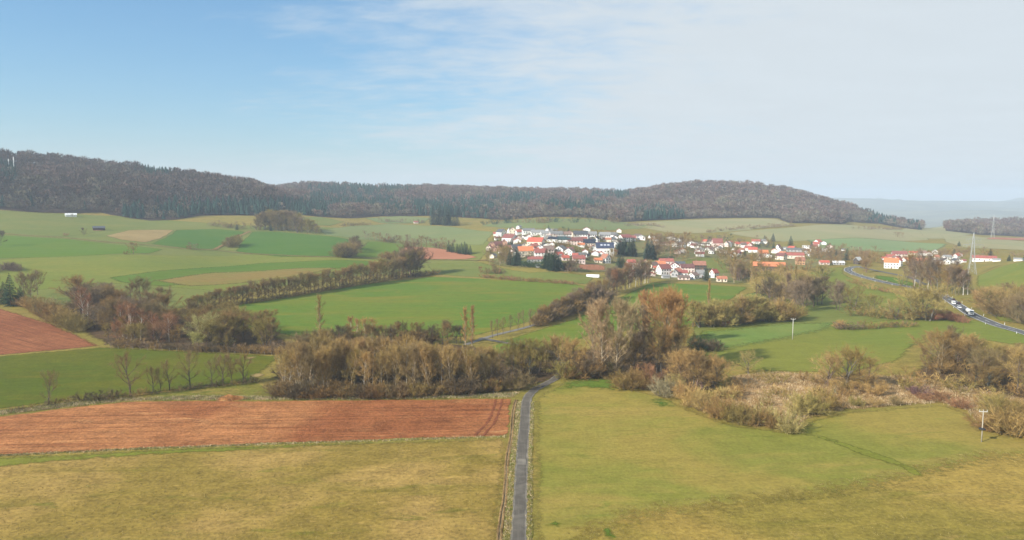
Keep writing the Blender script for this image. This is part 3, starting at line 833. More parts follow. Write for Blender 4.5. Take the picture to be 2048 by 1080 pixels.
# ------------------------------------------------------------------ plants: a few grown models of each kind, then copies
BARK = tint_mat('bark', 0.35, 1.6)
TWIG = tint_mat('twigs', 0.35, 0.9)
NEEDLE = tint_mat('needles', 0.4, 0.9)
BIRCHB, nt_, nd_, lk_, bs_ = new_mat('birch_bark')
_n = noise(nd_, lk_, mapping(nd_, lk_, nd_.new('ShaderNodeTexCoord').outputs['Object'], 0.0, (1, 1, 3)), 1.2, 4, 0.7)
lk_.new(mixrgb(nd_, lk_, maprange(nd_, lk_, _n, 0.58, 0.66), (0.62, 0.57, 0.5, 1), (0.10, 0.08, 0.07, 1)), bs_.inputs['Base Color'])
bs_.inputs['Roughness'].default_value = 0.8


def rdir(rng, d, amt):
    v = d + rng.normal(size=3) * amt
    return v / max(np.linalg.norm(v), 1e-6)


def path(rng, p, d, L, n, wob, lift):
    pts = [np.array(p, float)]
    d = np.array(d, float)
    for _ in range(n):
        d = rdir(rng, d, wob)
        d = d + np.array([0, 0, lift])
        d /= np.linalg.norm(d)
        pts.append(pts[-1] + d * (L / n))
    return pts


def twigs(rng, segs, n, ln, w, up, spread):
    """n thin tapering twigs growing off the branch segments"""
    A = np.array([s[0] for s in segs])
    B = np.array([s[1] for s in segs])
    Wt = np.array([np.linalg.norm(s[1] - s[0]) * s[2] for s in segs])
    idx = rng.choice(len(segs), size=n, p=Wt / Wt.sum())
    t = rng.random(n)[:, None]
    p = A[idx] * (1 - t) + B[idx] * t
    d = B[idx] - A[idx]
    d /= np.maximum(np.linalg.norm(d, axis=1), 1e-6)[:, None]
    d = d + rng.normal(size=(n, 3)) * spread + np.array([0, 0, up])
    d /= np.maximum(np.linalg.norm(d, axis=1), 1e-6)[:, None]
    L = ln * rng.uniform(0.5, 1.4, n)[:, None]
    sd = np.cross(d, rng.normal(size=(n, 3)))
    sd /= np.maximum(np.linalg.norm(sd, axis=1), 1e-6)[:, None]
    wd = w * rng.uniform(0.6, 1.4, n)[:, None]
    V = np.stack([p - sd * wd / 2, p + sd * wd / 2, p + d * L], axis=1).reshape(-1, 3)
    F = np.arange(3 * n).reshape(-1, 3)
    return V, F


def finish(kind, mt, mc, tv, tf, bark, twig):
    joined = kind in ('hedge_growth', 'small_growth', 'spruce')
    """trunk mesh, crown mesh and the two joined (for trees too far off to show parts)"""
    out = []
    out.append(mt.mesh(kind + '_trunk', [bark], True))
    b = len(mc.v)
    nv = mc.v + [tuple(v) for v in tv.tolist()]
    nf = mc.f + [tuple(int(i) + b for i in f) for f in tf]
    me = bpy.data.meshes.new(kind + '_crown')
    me.from_pydata(nv, [], nf)
    me.materials.append(twig)
    me.update()
    out.append(me)
    if not joined:
        return out
    me2 = bpy.data.meshes.new(kind)
    k = len(mt.v)
    me2.from_pydata(mt.v + nv, [], mt.f + [tuple(i + k for i in f) for f in nf])
    me2.materials.append(bark)
    me2.materials.append(twig)
    me2.polygons.foreach_set('material_index', [0] * len(mt.f) + [1] * len(nf))
    me2.update()
    out.append(me2)
    return out


def grow_tree(kind, seed, Ht=12.0, bare=0.22, nl=15, rad=4.2, up0=0.55, up1=1.6, curl=0.12, r0=0.22, shape=None, nb=6, ntw=2600, tl=0.95, tw=0.045, tup=0.25, spread=0.7,
              bark=None, nstem=1, lean=0.0, wob=0.07):
    rng = np.random.default_rng(seed)
    mt, mc, segs = MB(), MB(), []
    shape = shape or (lambda t: math.sin(math.pi * min(1, 0.18 + 0.86 * t)) ** 0.7)
    for s in range(nstem):
        base = np.array([0.0, 0.0, -0.3]) if nstem == 1 else np.array([rng.uniform(-.6, .6), rng.uniform(-.6, .6), -0.3])
        d0 = np.array([lean * rng.uniform(.6, 1.2) + (rng.normal() * 0.22 if nstem > 1 else 0), rng.normal() * (0.04 if nstem == 1 else 0.22), 1.0])
        d0 /= np.linalg.norm(d0)
        tp = path(rng, base, d0, Ht * (0.93 if nstem == 1 else rng.uniform(0.7, 0.95)), 9, wob, 0.03)
        rr = [r0 * (1.25 if i == 0 else 1) * (1 - i / 10.0) ** 0.85 + 0.015 for i in range(10)]
        mt.tube(tp, rr, 6)
        for i in range(nl):
            t = bare + (0.97 - bare) * (i + rng.random()) / nl
            k = min(8, int(t * 9))
            f = t * 9 - k
            p = tp[k] * (1 - f) + tp[k + 1] * f
            az = i * 2.4 + rng.uniform(-.5, .5)
            q = (t - bare) / (1 - bare)
            el = up0 + (up1 - up0) * q + rng.uniform(-.18, .18)
            L = rad * shape(q) * rng.uniform(0.75, 1.2) / max(0.45, math.cos(min(el, 1.2)))
            L = min(L, Ht * (1.06 - t) + 0.6) if up1 > 1.2 else L
            dd = np.array([math.cos(az) * math.cos(el), math.sin(az) * math.cos(el), math.sin(el)])
            lp = path(rng, p, dd, L, 5, 0.16, curl)
            rl = rr[k] * 0.55
            (mt if q < 0.7 else mc).tube(lp, [max(0.02, rl * (1 - j / 5.6)) for j in range(6)], 4)
            for j in range(1, 5):
                segs.append((lp[j], lp[j + 1], 0.5))
            for b in range(nb):
                u = 0.25 + 0.75 * (b + rng.random()) / nb
                kk = min(4, int(u * 5))
                bp_ = lp[kk] + (lp[kk + 1] - lp[kk]) * (u * 5 - kk)
                bd = rdir(rng, (lp[kk + 1] - lp[kk]) / max(np.linalg.norm(lp[kk + 1] - lp[kk]), 1e-6), 0.55)
                bl = L * 0.42 * (1.1 - 0.5 * u) * rng.uniform(0.7, 1.3)
                bpth = path(rng, bp_, bd, bl, 3, 0.22, curl)
                rb = max(0.018, rl * 0.32)
                mc.tube(bpth, [rb, rb * 0.75, rb * 0.5, rb * 0.3], 3)
                for j in range(3):
                    segs.append((bpth[j], bpth[j + 1], 1.4))
    tv, tf = twigs(rng, segs, ntw, tl, tw, tup, spread)
    return finish(kind, mt, mc, tv, tf, bark or BARK, TWIG)


def grow_shrub(kind, seed, Ht=4.0, rad=2.4, nst=26, ntw=1500, tl=0.8, tw=0.05, up=0.3, fine=True):
    rng = np.random.default_rng(seed)
    mt, mc, segs = MB(), MB(), []
    for i in range(nst):
        az = i * 2.4 + rng.uniform(-.4, .4)
        q = math.sqrt((i + 0.5) / nst)
        base = np.array([math.cos(az) * q * rad * 0.35, math.sin(az) * q * rad * 0.35, -0.15])
        tilt = q * 0.75
        dd = np.array([math.cos(az) * math.sin(tilt), math.sin(az) * math.sin(tilt), math.cos(tilt)])
        L = Ht * rng.uniform(0.72, 1.0) * (1.05 - 0.25 * q)
        lp = path(rng, base, dd, L, 5, 0.15, -0.03)
        r = 0.045
        (mt if i % 3 == 0 else mc).tube(lp, [r * (1 - j / 6) for j in range(6)], 3)
        for j in range(5):
            segs.append((lp[j], lp[j + 1], 0.55 + 0.25 * j))
        for b in range(4):
            kk = 1 + b % 4
            bp_ = lp[kk]
            bpth = path(rng, bp_, rdir(rng, dd, 0.6), L * 0.35, 3, 0.25, 0.05)
            if fine:
                mc.tube(bpth, [0.025, 0.02, 0.014, 0.008], 3)
            for j in range(3):
                segs.append((bpth[j], bpth[j + 1], 1.2))
    tv, tf = twigs(rng, segs, ntw, tl, tw, up, 0.6)
    return finish(kind, mt, mc, tv, tf, BARK, TWIG)


def grow_spruce(kind, seed, Ht=14.0, rad=2.9, tiers=20, per=11, low=0.06):
    rng = np.random.default_rng(seed)
    mt, mc = MB(), MB()
    mt.tube([(0, 0, -0.3), (0.05, 0, Ht * 0.5), (0, 0, Ht * 0.98)], [0.24, 0.14, 0.03], 6)
    V, F = [], []
    for k in range(tiers):
        t = k / (tiers - 1)
        z = Ht * (low + (0.99 - low) * t)
        r = rad * (1 - t) ** 0.8 * rng.uniform(0.85, 1.12) + 0.18
        for j in range(per):
            az = 2 * math.pi * (j + rng.random() * 0.8) / per + k * 0.7
            L = r * rng.uniform(0.7, 1.15)
            dz = -0.32 * L + rng.uniform(-.15, .15)
            d = np.array([math.cos(az), math.sin(az), 0])
            s = np.array([-math.sin(az), math.cos(az), 0])
            p0 = np.array([0, 0, z])
            tip = p0 + d * L + np.array([0, 0, dz])
            for q in range(5):                      # sprays of needles either side of the branch, hanging a little
                f = 0.25 + 0.75 * q / 5
                c = p0 + (tip - p0) * f
                wd = L * 0.30 * (1.15 - f * 0.7)
                for sg in (-1, 1):
                    e = c + s * sg * wd * rng.uniform(.7, 1.3) + d * L * 0.16 + np.array([0, 0, -rng.uniform(.1, .45)])
                    b = len(V)
                    V += [c - d * L * 0.10, c + d * L * 0.14, e]
                    F.append((b, b + 1, b + 2))
            b = len(V)
            V += [p0 + (tip - p0) * 0.6 + s * 0.12, p0 + (tip - p0) * 0.6 - s * 0.12, tip + np.array([0, 0, 0.05])]
            F.append((b, b + 1, b + 2))
    return finish(kind, mt, mc, np.array(V), np.array(F), BARK, NEEDLE)


OAK = [grow_tree('bare_tree', 10 + i, 12, 0.18, 17, 5.0, 0.35, 1.4, 0.10, 0.17, ntw=7200, tl=1.1, tw=0.025, nb=7, spread=0.85) for i in range(4)]
TALL = [grow_tree('tall_bare_tree', 30 + i, 15, 0.22, 18, 3.7, 0.6, 1.45, 0.12, 0.14, ntw=5600, tl=1.15, tw=0.026, nb=6, spread=0.8) for i in range(4)]
ORCH = [grow_tree('open_bare_tree', 50 + i, 9, 0.22, 14, 4.4, 0.3, 1.3, 0.14, 0.2, nb=6, ntw=3600, tl=0.95, tw=0.018) for i in range(3)]
BIRCH = [grow_tree('birch', 70 + i, 14, 0.25, 18, 2.7, 0.7, 1.45, 0.05, 0.12, nb=6, ntw=5200, tl=1.15, tw=0.022, tup=-0.15, bark=BIRCHB) for i in range(3)]
POPL = [grow_tree('columnar_poplar', 90 + i, 20, 0.06, 44, 1.3, 1.05, 1.45, 0.18, 0.17, shape=lambda t: 0.75 + 0.4 * math.sin(3.1 * t), nb=4, ntw=3600, tl=1.2, tw=0.045, tup=0.9, spread=0.3, wob=0.012) for i in range(2)]
BIGP = [grow_tree('big_poplar', 110 + i, 28, 0.16, 34, 6.6, 0.6, 1.45, 0.13, 0.3, nb=9, ntw=24000, tl=1.4, tw=0.036, tup=0.45, spread=0.55, wob=0.035) for i in range(3)]
WILLOW = [grow_tree('willow', 130 + i, 9, 0.08, 13, 4.2, 0.4, 1.35, 0.04, 0.17, nb=7, ntw=6400, tl=1.1, tw=0.023, tup=0.1, nstem=2, spread=0.65) for i in range(3)]
SHRUB = [grow_shrub('bush', 150 + i, 4.0, 2.6, ntw=4200, tl=0.8, tw=0.025) for i in range(4)]
SPRUCE = [grow_spruce('spruce', 170 + i) for i in range(3)]
# plainer growths for hedges and brush that read as one mass
LO_SHRUB = [grow_shrub('hedge_growth', 250 + i, 4.0, 2.6, 7, 420, 0.85, 0.07, fine=False)[2] for i in range(4)]
LO_TREE = [grow_tree('small_growth', 260 + i, 12, 0.15, 9, 5.0, 0.35, 1.4, 0.10, 0.2, nb=2, ntw=480, tl=1.5, tw=0.095)[2] for i in range(4)]


def arrays(me):
    me.calc_loop_triangles()
    V = np.zeros(len(me.vertices) * 3, np.float32)
    me.vertices.foreach_get('co', V)
    F = np.zeros(len(me.loop_triangles) * 3, np.int32)
    me.loop_triangles.foreach_get('vertices', F)
    return V.reshape(-1, 3), F.reshape(-1, 3)


LO = {'shrub': ([arrays(m) for m in LO_SHRUB], 4.0), 'tree': ([arrays(m) for m in LO_TREE], 12.0)}
MASS = tint_mat('hedge_twigs', 0.3, 0.5, attr='tone')
KIND = {
    'oak': (OAK, 12, 'bare_tree', 'tree'), 'tall': (TALL, 15, 'slender_tree', 'tree'), 'orch': (ORCH, 9, 'open_tree', 'tree'), 'birch': (BIRCH, 14, 'birch_tree', 'tree'),
    'popl': (POPL, 20, 'columnar_poplar', 'tree'), 'bigp': (BIGP, 28, 'poplar_tree', 'tree'), 'willow': (WILLOW, 9, 'willow_tree', 'tree'),
    'shrub': (SHRUB, 4, 'bush', 'bush'), 'spruce': (SPRUCE, 14, 'spruce_tree', 'tree'),
}
# bark and twig colours of the trees themselves (reflectance)
T_BROWN = (0.254, 0.158, 0.057)
T_GREY = (0.224, 0.158, 0.071)
T_RED = (0.300, 0.152, 0.076)
T_ORANGE = (0.400, 0.225, 0.086)
T_TAN = (0.357, 0.241, 0.088)
T_YEL = (0.360, 0.285, 0.094)
T_OLIVE = (0.248, 0.188, 0.057)
T_DARK = (0.130, 0.097, 0.054)
T_PURP = (0.221, 0.154, 0.098)
T_GREEN = (0.045, 0.075, 0.04)
T_BLUEG = (0.04, 0.07, 0.05)
B_DARK = (0.11, 0.09, 0.07, 1)
B_LIGHT = (0.36, 0.285, 0.19, 1)
prng = random.Random(77)
N_PLANT = [0]


def plant(kind, u, v, hpx, tint=T_BROWN, label='', group=None, w=1.0, bark=None, jt=0.12, pt=None, sink=0.0):
    protos, h0, nm, cat = KIND[kind]
    p = pt if pt is not None else P(u, v)
    h = hpx * depth(p) / FPX
    s = h / h0
    pr = protos[prng.randrange(len(protos))]
    k = 1 + prng.uniform(-jt, jt)
    col = tuple(min(1, c * k * (1 + prng.uniform(-0.05, 0.05))) for c in tint) + (1,)
    bk = bark or tuple(c * prng.uniform(0.8, 1.2) for c in ((0.17, 0.135, 0.095) if kind != 'birch' else (1, 1, 1))) + (1,)
    rz = prng.uniform(0, 6.28)
    sc_ = (s * w * prng.uniform(.92, 1.08), s * w * prng.uniform(.92, 1.08), s)
    loc = (p.x, p.y, p.z - sink)
    N_PLANT[0] += 1
    if hpx < 16:
        if kind != 'spruce':
            lo, hl_ = (LO_SHRUB, 4.0) if kind == 'shrub' else (LO_TREE, 12.0)
            sc_ = tuple(q * h0 / hl_ for q in sc_)
            pr = (None, None, lo[prng.randrange(len(lo))])
        o = link(nm, pr[2], None, loc, rz, sc_)
        o.color = col
    else:
        o = link(nm, None, None, loc, rz, sc_)
        o.empty_display_size = 1
        t = link('stems' if kind == 'shrub' else 'trunk', pr[0], o)
        t.color = bk
        c = link('crown', pr[1], o)
        c.color = col
    return tag(o, label, cat, group)


ORD = ['first', 'second', 'third', 'fourth', 'fifth', 'sixth', 'seventh', 'eighth', 'ninth', 'tenth', 'eleventh', 'twelfth', 'thirteenth', 'fourteenth', 'fifteenth', 'sixteenth', 'seventeenth',
       'eighteenth', 'nineteenth', 'twentieth', 'twenty-first', 'twenty-second', 'twenty-third', 'twenty-fourth', 'twenty-fifth', 'twenty-sixth', 'twenty-seventh', 'twenty-eighth', 'twenty-ninth', 'thirtieth'] + ['%d%s' % (i, {1: 'st', 2: 'nd', 3: 'rd'}.get(i % 10, 'th')) for i in range(31, 200)]


def along(line, t):
    L = [math.dist(line[i], line[i + 1]) for i in range(len(line) - 1)]
    d = t * sum(L)
    for i, l in enumerate(L):
        if d <= l or i == len(L) - 1:
            f = d / l
            return tuple(line[i][k] + (line[i + 1][k] - line[i][k]) * f for k in range(len(line[i])))
        d -= l


def row(kinds, line, n, tints, label, group, jit=3.0, w=1.0, hj=0.18, bark=None, mass=None):
    """n plants along a picture line of (u, v, height) points, in order; '%s' in the label takes the ordinal"""
    if mass:
        return hedge(line, n, tints, label, jit, w, max(hj, 0.25), kinds, mass)
    for i in range(n):
        u, v, h = along(line, (i + 0.5) / n)
        plant(prng.choice(kinds), u + prng.uniform(-jit, jit), v + prng.uniform(-jit, jit) * 0.35, h * (1 + prng.uniform(-hj, hj)), prng.choice(tints), label % ORD[i] if '%s' in label else label, group, w, bark)


def fill(kinds, poly, n, hr, tints, label, group, w=1.0, bark=None, top=None, mass=None):
    """n plants scattered inside a picture outline; top: a line their tips keep below; mass: joined into one stuff object of that name"""
    us, vs_ = [p[0] for p in poly], [p[1] for p in poly]
    k, items = 0, []
    while k < n:
        u, v = prng.uniform(min(us), max(us)), prng.uniform(min(vs_), max(vs_))
        if in_poly(np.array([u]), np.array([v]), poly)[0]:
            h = prng.uniform(*hr)
            if top:
                lim = v - np.interp(u, [t[0] for t in top], [t[1] for t in top])
                h = max(hr[0] * 0.4, min(h, lim * prng.uniform(0.8, 1.04)))
            if mass:
                items.append((prng.choice(kinds), u, v, h, prng.choice(tints), w))
            else:
                plant(prng.choice(kinds), u, v, h, prng.choice(tints), label, group, w, bark)
            k += 1
    if mass:
        mass_of(mass, label, items)


def mass_of(name, label, items):
    Vs, Fs, Cs, nb = [], [], [], 0
    for kind, u, v, hpx, tint, w in items:
        p = P(u, v)
        protos, h0 = LO['shrub' if kind == 'shrub' else 'tree']
        V0, F0 = protos[prng.randrange(len(protos))]
        s = hpx * depth(p) / FPX / h0
        a = prng.uniform(0, 6.28)
        ca, sa = math.cos(a) * s * w, math.sin(a) * s * w
        Vs.append(np.stack([p.x + V0[:, 0] * ca - V0[:, 1] * sa, p.y + V0[:, 0] * sa + V0[:, 1] * ca, p.z + V0[:, 2] * s], 1))
        Fs.append(F0 + nb)
        nb += len(V0)
        k = prng.uniform(0.85, 1.15)
        Cs.append(np.tile([tint[0] * k, tint[1] * k, tint[2] * k, 1.0], (len(V0), 1)))
    me = npmesh(name, np.vstack(Vs), np.vstack(Fs), [MASS])
    me.color_attributes.new('tone', 'FLOAT_COLOR', 'POINT').data.foreach_set('color', np.vstack(Cs).astype(np.float32).ravel())
    return tag(link(name, me), label, name.replace('_', ' '), kind='stuff')


def hedge(line, n, tints, label, jit=3.0, w=1.5, hj=0.25, kinds=('shrub',), name='hedge'):
    items = []
    for i in range(n):
        u, v, h = along(line, (i + 0.5) / n)
        items.append((prng.choice(kinds), u + prng.uniform(-jit, jit), v + prng.uniform(-jit, jit) * 0.3, h * (1 + prng.uniform(-hj, hj)), prng.choice(tints), w))
    return mass_of(name, label, items)


# --- row of bare trees between the ploughed field and the green field
g = 'bare trees standing along the near field edge'
for i, (u, v, h, k, wd) in enumerate([(98, 810, 66, 'orch', 0.9), (262, 793, 82, 'orch', 0.95), (306, 785, 50, 'orch', .8), (322, 783, 44, 'orch', .8), (340, 781, 56, 'orch', .9), (381, 775, 70, 'orch', .95),
                                      (424, 772, 50, 'orch', .8), (446, 770, 58, 'orch', .9), (464, 769, 60, 'tall', 1.1), (487, 767, 56, 'orch', .9)]):
    plant(k, u, v, h, T_GREY, 'open bare tree, %s from the left in the row above the ploughed field' % ORD[i], g, wd, B_DARK)
row(['shrub'], [(20, 823, 9), (150, 803, 16), (210, 800, 22), (260, 794, 14), (400, 777, 14), (520, 766, 16)], 34, [T_BROWN, T_DARK, T_GREY], 'low brown hedge running under the near row of bare trees', 'low bushes under the near row of trees', 4, 1.5, mass='hedge')
# --- the thicket in the middle
g = 'trees packed in the roadside thicket'
lb = 'bare brown tree packed into the dense thicket beside the lane'
fill(['tall', 'oak', 'oak'], [(560, 745), (620, 705), (760, 696), (940, 708), (1060, 722), (1085, 745), (1000, 757), (800, 765), (575, 775)], 48, (58, 88), [T_BROWN, T_TAN, T_GREY, T_BROWN, T_PURP], lb, g, 1.15, top=[(545, 735), (560, 702), (600, 686), (700, 678), (760, 672), (900, 690), (1000, 700), (1060, 692), (1120, 702)])
fill(['tall', 'oak', 'tall'], [(556, 790), (565, 768), (800, 762), (1000, 750), (1060, 755), (1040, 776), (900, 788), (700, 794)], 46, (72, 104), [T_TAN, T_BROWN, T_TAN, T_OLIVE, T_GREY], lb, g, 1.0, B_LIGHT, top=[(545, 735), (560, 702), (600, 686), (700, 678), (760, 672), (900, 690), (1000, 700), (1060, 692), (1120, 702)])
row(['shrub'], [(545, 792, 34), (620, 795, 32), (800, 794, 30), (960, 786, 34), (1045, 776, 44)], 34, [T_BROWN, T_DARK, T_OLIVE, T_GREY], '%s brown bush along the front edge of the roadside thicket', 'bushes fronting the roadside thicket', 7, 1.2, 0.3)
fill(['shrub'], [(560, 780), (570, 740), (1000, 735), (1080, 745), (1000, 775), (700, 788)], 34, (24, 42), [T_DARK, T_BROWN, T_GREY], 'brown undergrowth filling the roadside thicket', 'undergrowth inside the roadside thicket', 1.4, mass='undergrowth')
for i, (u, v, h) in enumerate([(594, 783, 92), (602, 786, 84), (626, 776, 108), (642, 774, 112), (708, 772, 90), (762, 772, 84), (775, 776, 70), (812, 774, 84), (850, 776, 86), (858, 790, 92), (690, 762, 90), (820, 765, 96), (566, 785, 70), (580, 780, 82), (655, 780, 86), (672, 776, 96), (728, 780, 78), (745, 770, 92), (795, 782, 74), (836, 772, 90), (884, 778, 84), (905, 780, 76), (930, 776, 82), (958, 772, 76), (984, 770, 72)]):
    plant('birch' if i % 3 else 'tall', u, v, h, T_TAN, 'pale stemmed slender tree, %s from the left in the front of the thicket' % ORD[i], 'pale stemmed trees in the thicket', 0.9, None if i % 3 else (0.42, 0.36, 0.27, 1))
plant('oak', 762, 760, 84, T_DARK, 'dark forked tree in the middle of the roadside thicket', None, 0.8, B_DARK)
row(['oak', 'tall', 'willow'], [(1010, 745, 70), (1060, 752, 66), (1100, 742, 62), (1130, 748, 66), (1165, 750, 60)], 12, [T_OLIVE, T_BROWN, T_TAN], '%s bare tree around the bend of the lane', 'bare trees around the bend of the lane', 6, 1.0)
row(['shrub'], [(1128, 756, 34), (1160, 754, 40), (1200, 752, 40), (1235, 752, 34)], 9, [T_BROWN, T_DARK, T_OLIVE], '%s brown bush right of the bend of the lane', 'bushes right of the bend of the lane', 5, 1.2)
# --- background of the thicket: poplars, pale clumps
plant('popl', 640, 672, 84, T_TAN, 'slim columnar poplar rising behind the left half of the thicket', None, 1.3, B_LIGHT)
plant('popl', 931, 690, 78, T_ORANGE, 'left one of the two columnar poplars standing close together', 'pair of columnar poplars', 1.25, B_LIGHT)
plant('popl', 944, 692, 82, T_ORANGE, 'right one of the two columnar poplars standing close together', 'pair of columnar poplars', 1.25, B_LIGHT)
for i, (u, v, h) in enumerate([(702, 680, 48), (712, 681, 44), (730, 680, 46), (742, 680, 44)]):
    plant('birch', u, v, h, T_ORANGE, 'white stemmed birch, %s from the left in the clump behind the thicket' % ORD[i], 'birch clump behind the thicket', 1.0)
row(['oak', 'shrub', 'oak'], [(600, 698, 36), (680, 690, 34), (760, 688, 40), (830, 690, 42), (900, 686, 40), (925, 684, 34)], 26, [T_BROWN, T_GREY, T_DARK], '%s dark bushy tree along the back edge of the thicket', 'bushy trees behind the thicket', 8, 1.25)
# --- tall poplars right of the lane
g = 'tall poplars right of the lane'
T_POP, T_POP2 = (0.40, 0.215, 0.088), (0.37, 0.265, 0.135)
for u, v, h, t, wd, lb in [(1206, 752, 148, T_POP2, 1.05, 'tall tan poplar with the pale twin stems, nearest the lane'), (1232, 754, 152, T_POP2, 0.85, 'tall tan poplar touching the one nearest the lane'),
                           (1188, 735, 118, T_POP2, 0.85, 'shorter tan poplar at the lane side of the poplar group'), (1262, 735, 128, T_POP2, 0.91, 'tan poplar in the middle of the group'),
                           (1284, 722, 108, T_PURP, 1.08, 'purplish grey poplar in the gap of the group'), (1322, 742, 158, T_POP, 1.2, 'broadest orange poplar of the group'),
                           (1352, 730, 142, T_POP, 0.91, 'orange poplar on the field side of the group'), (1296, 690, 105, T_POP, 1.03, 'orange poplar at the back of the group'), (1336, 690, 112, T_POP, 0.91, 'reddish poplar at the back of the group')]:
    plant('bigp', u, v, h, t, lb, g, wd, B_LIGHT)
row(['tall', 'oak'], [(1200, 742, 70), (1270, 745, 84), (1330, 748, 90), (1372, 745, 80)], 10, [T_GREY, T_BROWN, T_PURP, T_BROWN], '%s darker understorey tree between the tall poplars', 'understorey trees between the poplars', 8, 1.0, 0.2, B_DARK)
row(['oak', 'willow', 'oak'], [(1345, 765, 58), (1390, 775, 66), (1420, 778, 62), (1440, 770, 48)], 10, [T_BROWN, T_GREY, T_TAN], '%s brown tree at the foot of the poplar group', 'brown trees at the foot of the poplars', 8, 1.1)
# --- bushes along the edge of the right meadow
g = 'bushes along the edge of the right meadow'
for i, (u, v, h, t, wd) in enumerate([(1252, 778, 44, T_BROWN, 1.2), (1278, 776, 46, T_BROWN, 1.1), (1298, 772, 52, T_RED, 1), (1326, 792, 42, (0.27, 0.225, 0.13), 1.15), (1347, 780, 38, T_YEL, .9), (1368, 796, 40, T_TAN, 1), (1385, 812, 44, T_TAN, 1),
                                      (1410, 822, 48, T_TAN, 1), (1437, 836, 46, T_BROWN, 1), (1462, 842, 46, T_OLIVE, 1), (1486, 848, 44, T_OLIVE, 1), (1508, 850, 46, T_BROWN, .9), (1527, 846, 44, T_YEL, .9), (1548, 856, 42, T_BROWN, .9),
                                      (1575, 864, 50, (0.38, 0.31, 0.11), 1.05), (1600, 830, 46, T_YEL, 1), (1622, 826, 48, T_OLIVE, 1.1), (1648, 820, 40, T_OLIVE, 1), (1668, 815, 34, T_BROWN, 1), (1712, 812, 24, T_OLIVE, 1), (1750, 812, 20, T_TAN, 1.2),
                                      (1790, 810, 24, T_GREY, .8), (1840, 792, 24, (0.17, 0.09, 0.085), 1.5), (1880, 800, 22, T_RED, 1.6), (1920, 815, 24, T_RED, 1.6), (1850, 800, 16, T_RED, 1.6)]):
    plant('shrub', u, v, h, t, '%s bush from the lane along the edge of the right meadow' % ORD[i], g, wd)
fill(['shrub'], [(1370, 790), (1400, 775), (1470, 770), (1500, 790), (1480, 825), (1420, 815)], 14, (20, 34), [T_TAN, T_BROWN, T_YEL], 'tan brush growing in the reed bed below the poplars', 'tan brush in the reed bed', 1.2, mass='brush')
fill(['shrub', 'willow'], [(1640, 790), (1660, 755), (1790, 765), (1800, 790), (1700, 790)], 9, (20, 40), [T_TAN, T_BROWN, T_OLIVE], 'tan willow brush beside the stream', 'tan willow brush beside the stream', 1.2)
# --- stream wood on the right
g = 'trees of the stream wood on the right'
for u, v, h, k, t, lb in [(1500, 748, 44, 'willow', T_YEL, 'thin yellowish willow alone above the reed bed'), (1655, 772, 66, 'willow', T_TAN, 'leaning tan willow left of the stream wood'), (1690, 775, 84, 'willow', T_OLIVE, 'tangled olive willow left of the stream wood'),
                          (1726, 775, 66, 'willow', T_TAN, 'spreading tan willow with a leaning limb'), (1908, 722, 68, 'tall', T_DARK, 'dark upright tree standing out above the stream wood'), (2036, 790, 96, 'tall', T_TAN, 'slender tan tree at the right frame edge')]:
    plant(k, u, v, h, t, lb, None, 1.1)
fill(['oak', 'willow', 'tall', 'oak'], [(1790, 760), (1835, 715), (1900, 700), (2080, 712), (2080, 800), (2010, 800), (1930, 775)], 36, (40, 100), [T_BROWN, T_OLIVE, T_GREY, T_TAN, T_BROWN], 'bare brown tree in the tangled stream wood on the right', g, 1.2, top=[(1640, 720), (1700, 700), (1760, 712), (1790, 700), (1830, 666), (1900, 655), (1960, 678), (2000, 690), (2080, 690)])
fill(['shrub'], [(1750, 790), (1850, 735), (2080, 760), (2080, 868), (2000, 850), (1940, 815), (1880, 780)], 34, (22, 42), [T_BROWN, T_BROWN, T_TAN, T_OLIVE], 'brown brush filling the floor of the stream wood on the right', 'brush under the stream wood', 1.3, mass='undergrowth')
fill(['shrub'], [(1450, 800), (1470, 762), (1560, 755), (1690, 768), (1760, 785), (1640, 806), (1540, 826)], 30, (14, 30), [T_TAN, T_BROWN, T_OLIVE], 'low tan brush dotted over the reed ground', 'brush on the reed ground', 1.3, mass='brush')
row(['shrub', 'willow'], [(1975, 860, 60), (2010, 866, 72), (2060, 872, 80)], 7, [T_BROWN, T_TAN, T_OLIVE], '%s brown bush behind the wooden pole', 'bushes behind the wooden pole', 6, 1.2)
# --- scrub band between the right fields and the village
row(['willow', 'shrub', 'oak'], [(1380, 655, 44), (1440, 652, 50), (1520, 640, 46), (1580, 640, 40)], 26, [T_OLIVE, T_TAN, T_YEL, T_BROWN], '%s scrub tree along the brook behind the white pole', 'scrub trees along the brook', 8, 1.3)
fill(['oak', 'tall'], [(1520, 615), (1540, 600), (1680, 600), (1688, 622), (1600, 628)], 26, (42, 62), [T_PURP, T_GREY, T_PURP, T_DARK], 'purplish bare tree in the rounded copse by the brook', 'trees of the rounded copse by the brook', 1.1)
fill(['willow', 'shrub'], [(1480, 600), (1500, 575), (1620, 570), (1640, 590), (1560, 606)], 22, (26, 40), [T_OLIVE, T_YEL, T_TAN], 'olive willow scrub below the big barn', 'olive willow scrub below the big barn', 1.2)
for i, (u, v, h, t) in enumerate([(1712, 622, 46, T_OLIVE), (1745, 628, 40, T_OLIVE), (1795, 640, 40, T_YEL), (1826, 640, 62, T_YEL), (1856, 642, 72, T_YEL), (1840, 638, 66, T_OLIVE)]):
    plant('willow', u, v, h, t, 'yellow green willow, %s from the left before the main road' % ORD[i], 'willows before the main road', 1.25)
row(['shrub'], [(1670, 660, 18), (1740, 658, 16), (1830, 652, 14)], 16, [T_DARK, T_PURP, T_BROWN], 'low dark hedge along the field edge below the willows', 'low bushes below the willows', 3, 1.5, mass='hedge')
row(['shrub'], [(1700, 630, 26), (1800, 640, 24), (1870, 640, 22)], 12, [T_BROWN, T_OLIVE], 'brown brush at the foot of the willows before the main road', 'bushes at the foot of the willows', 5, 1.3, mass='brush')
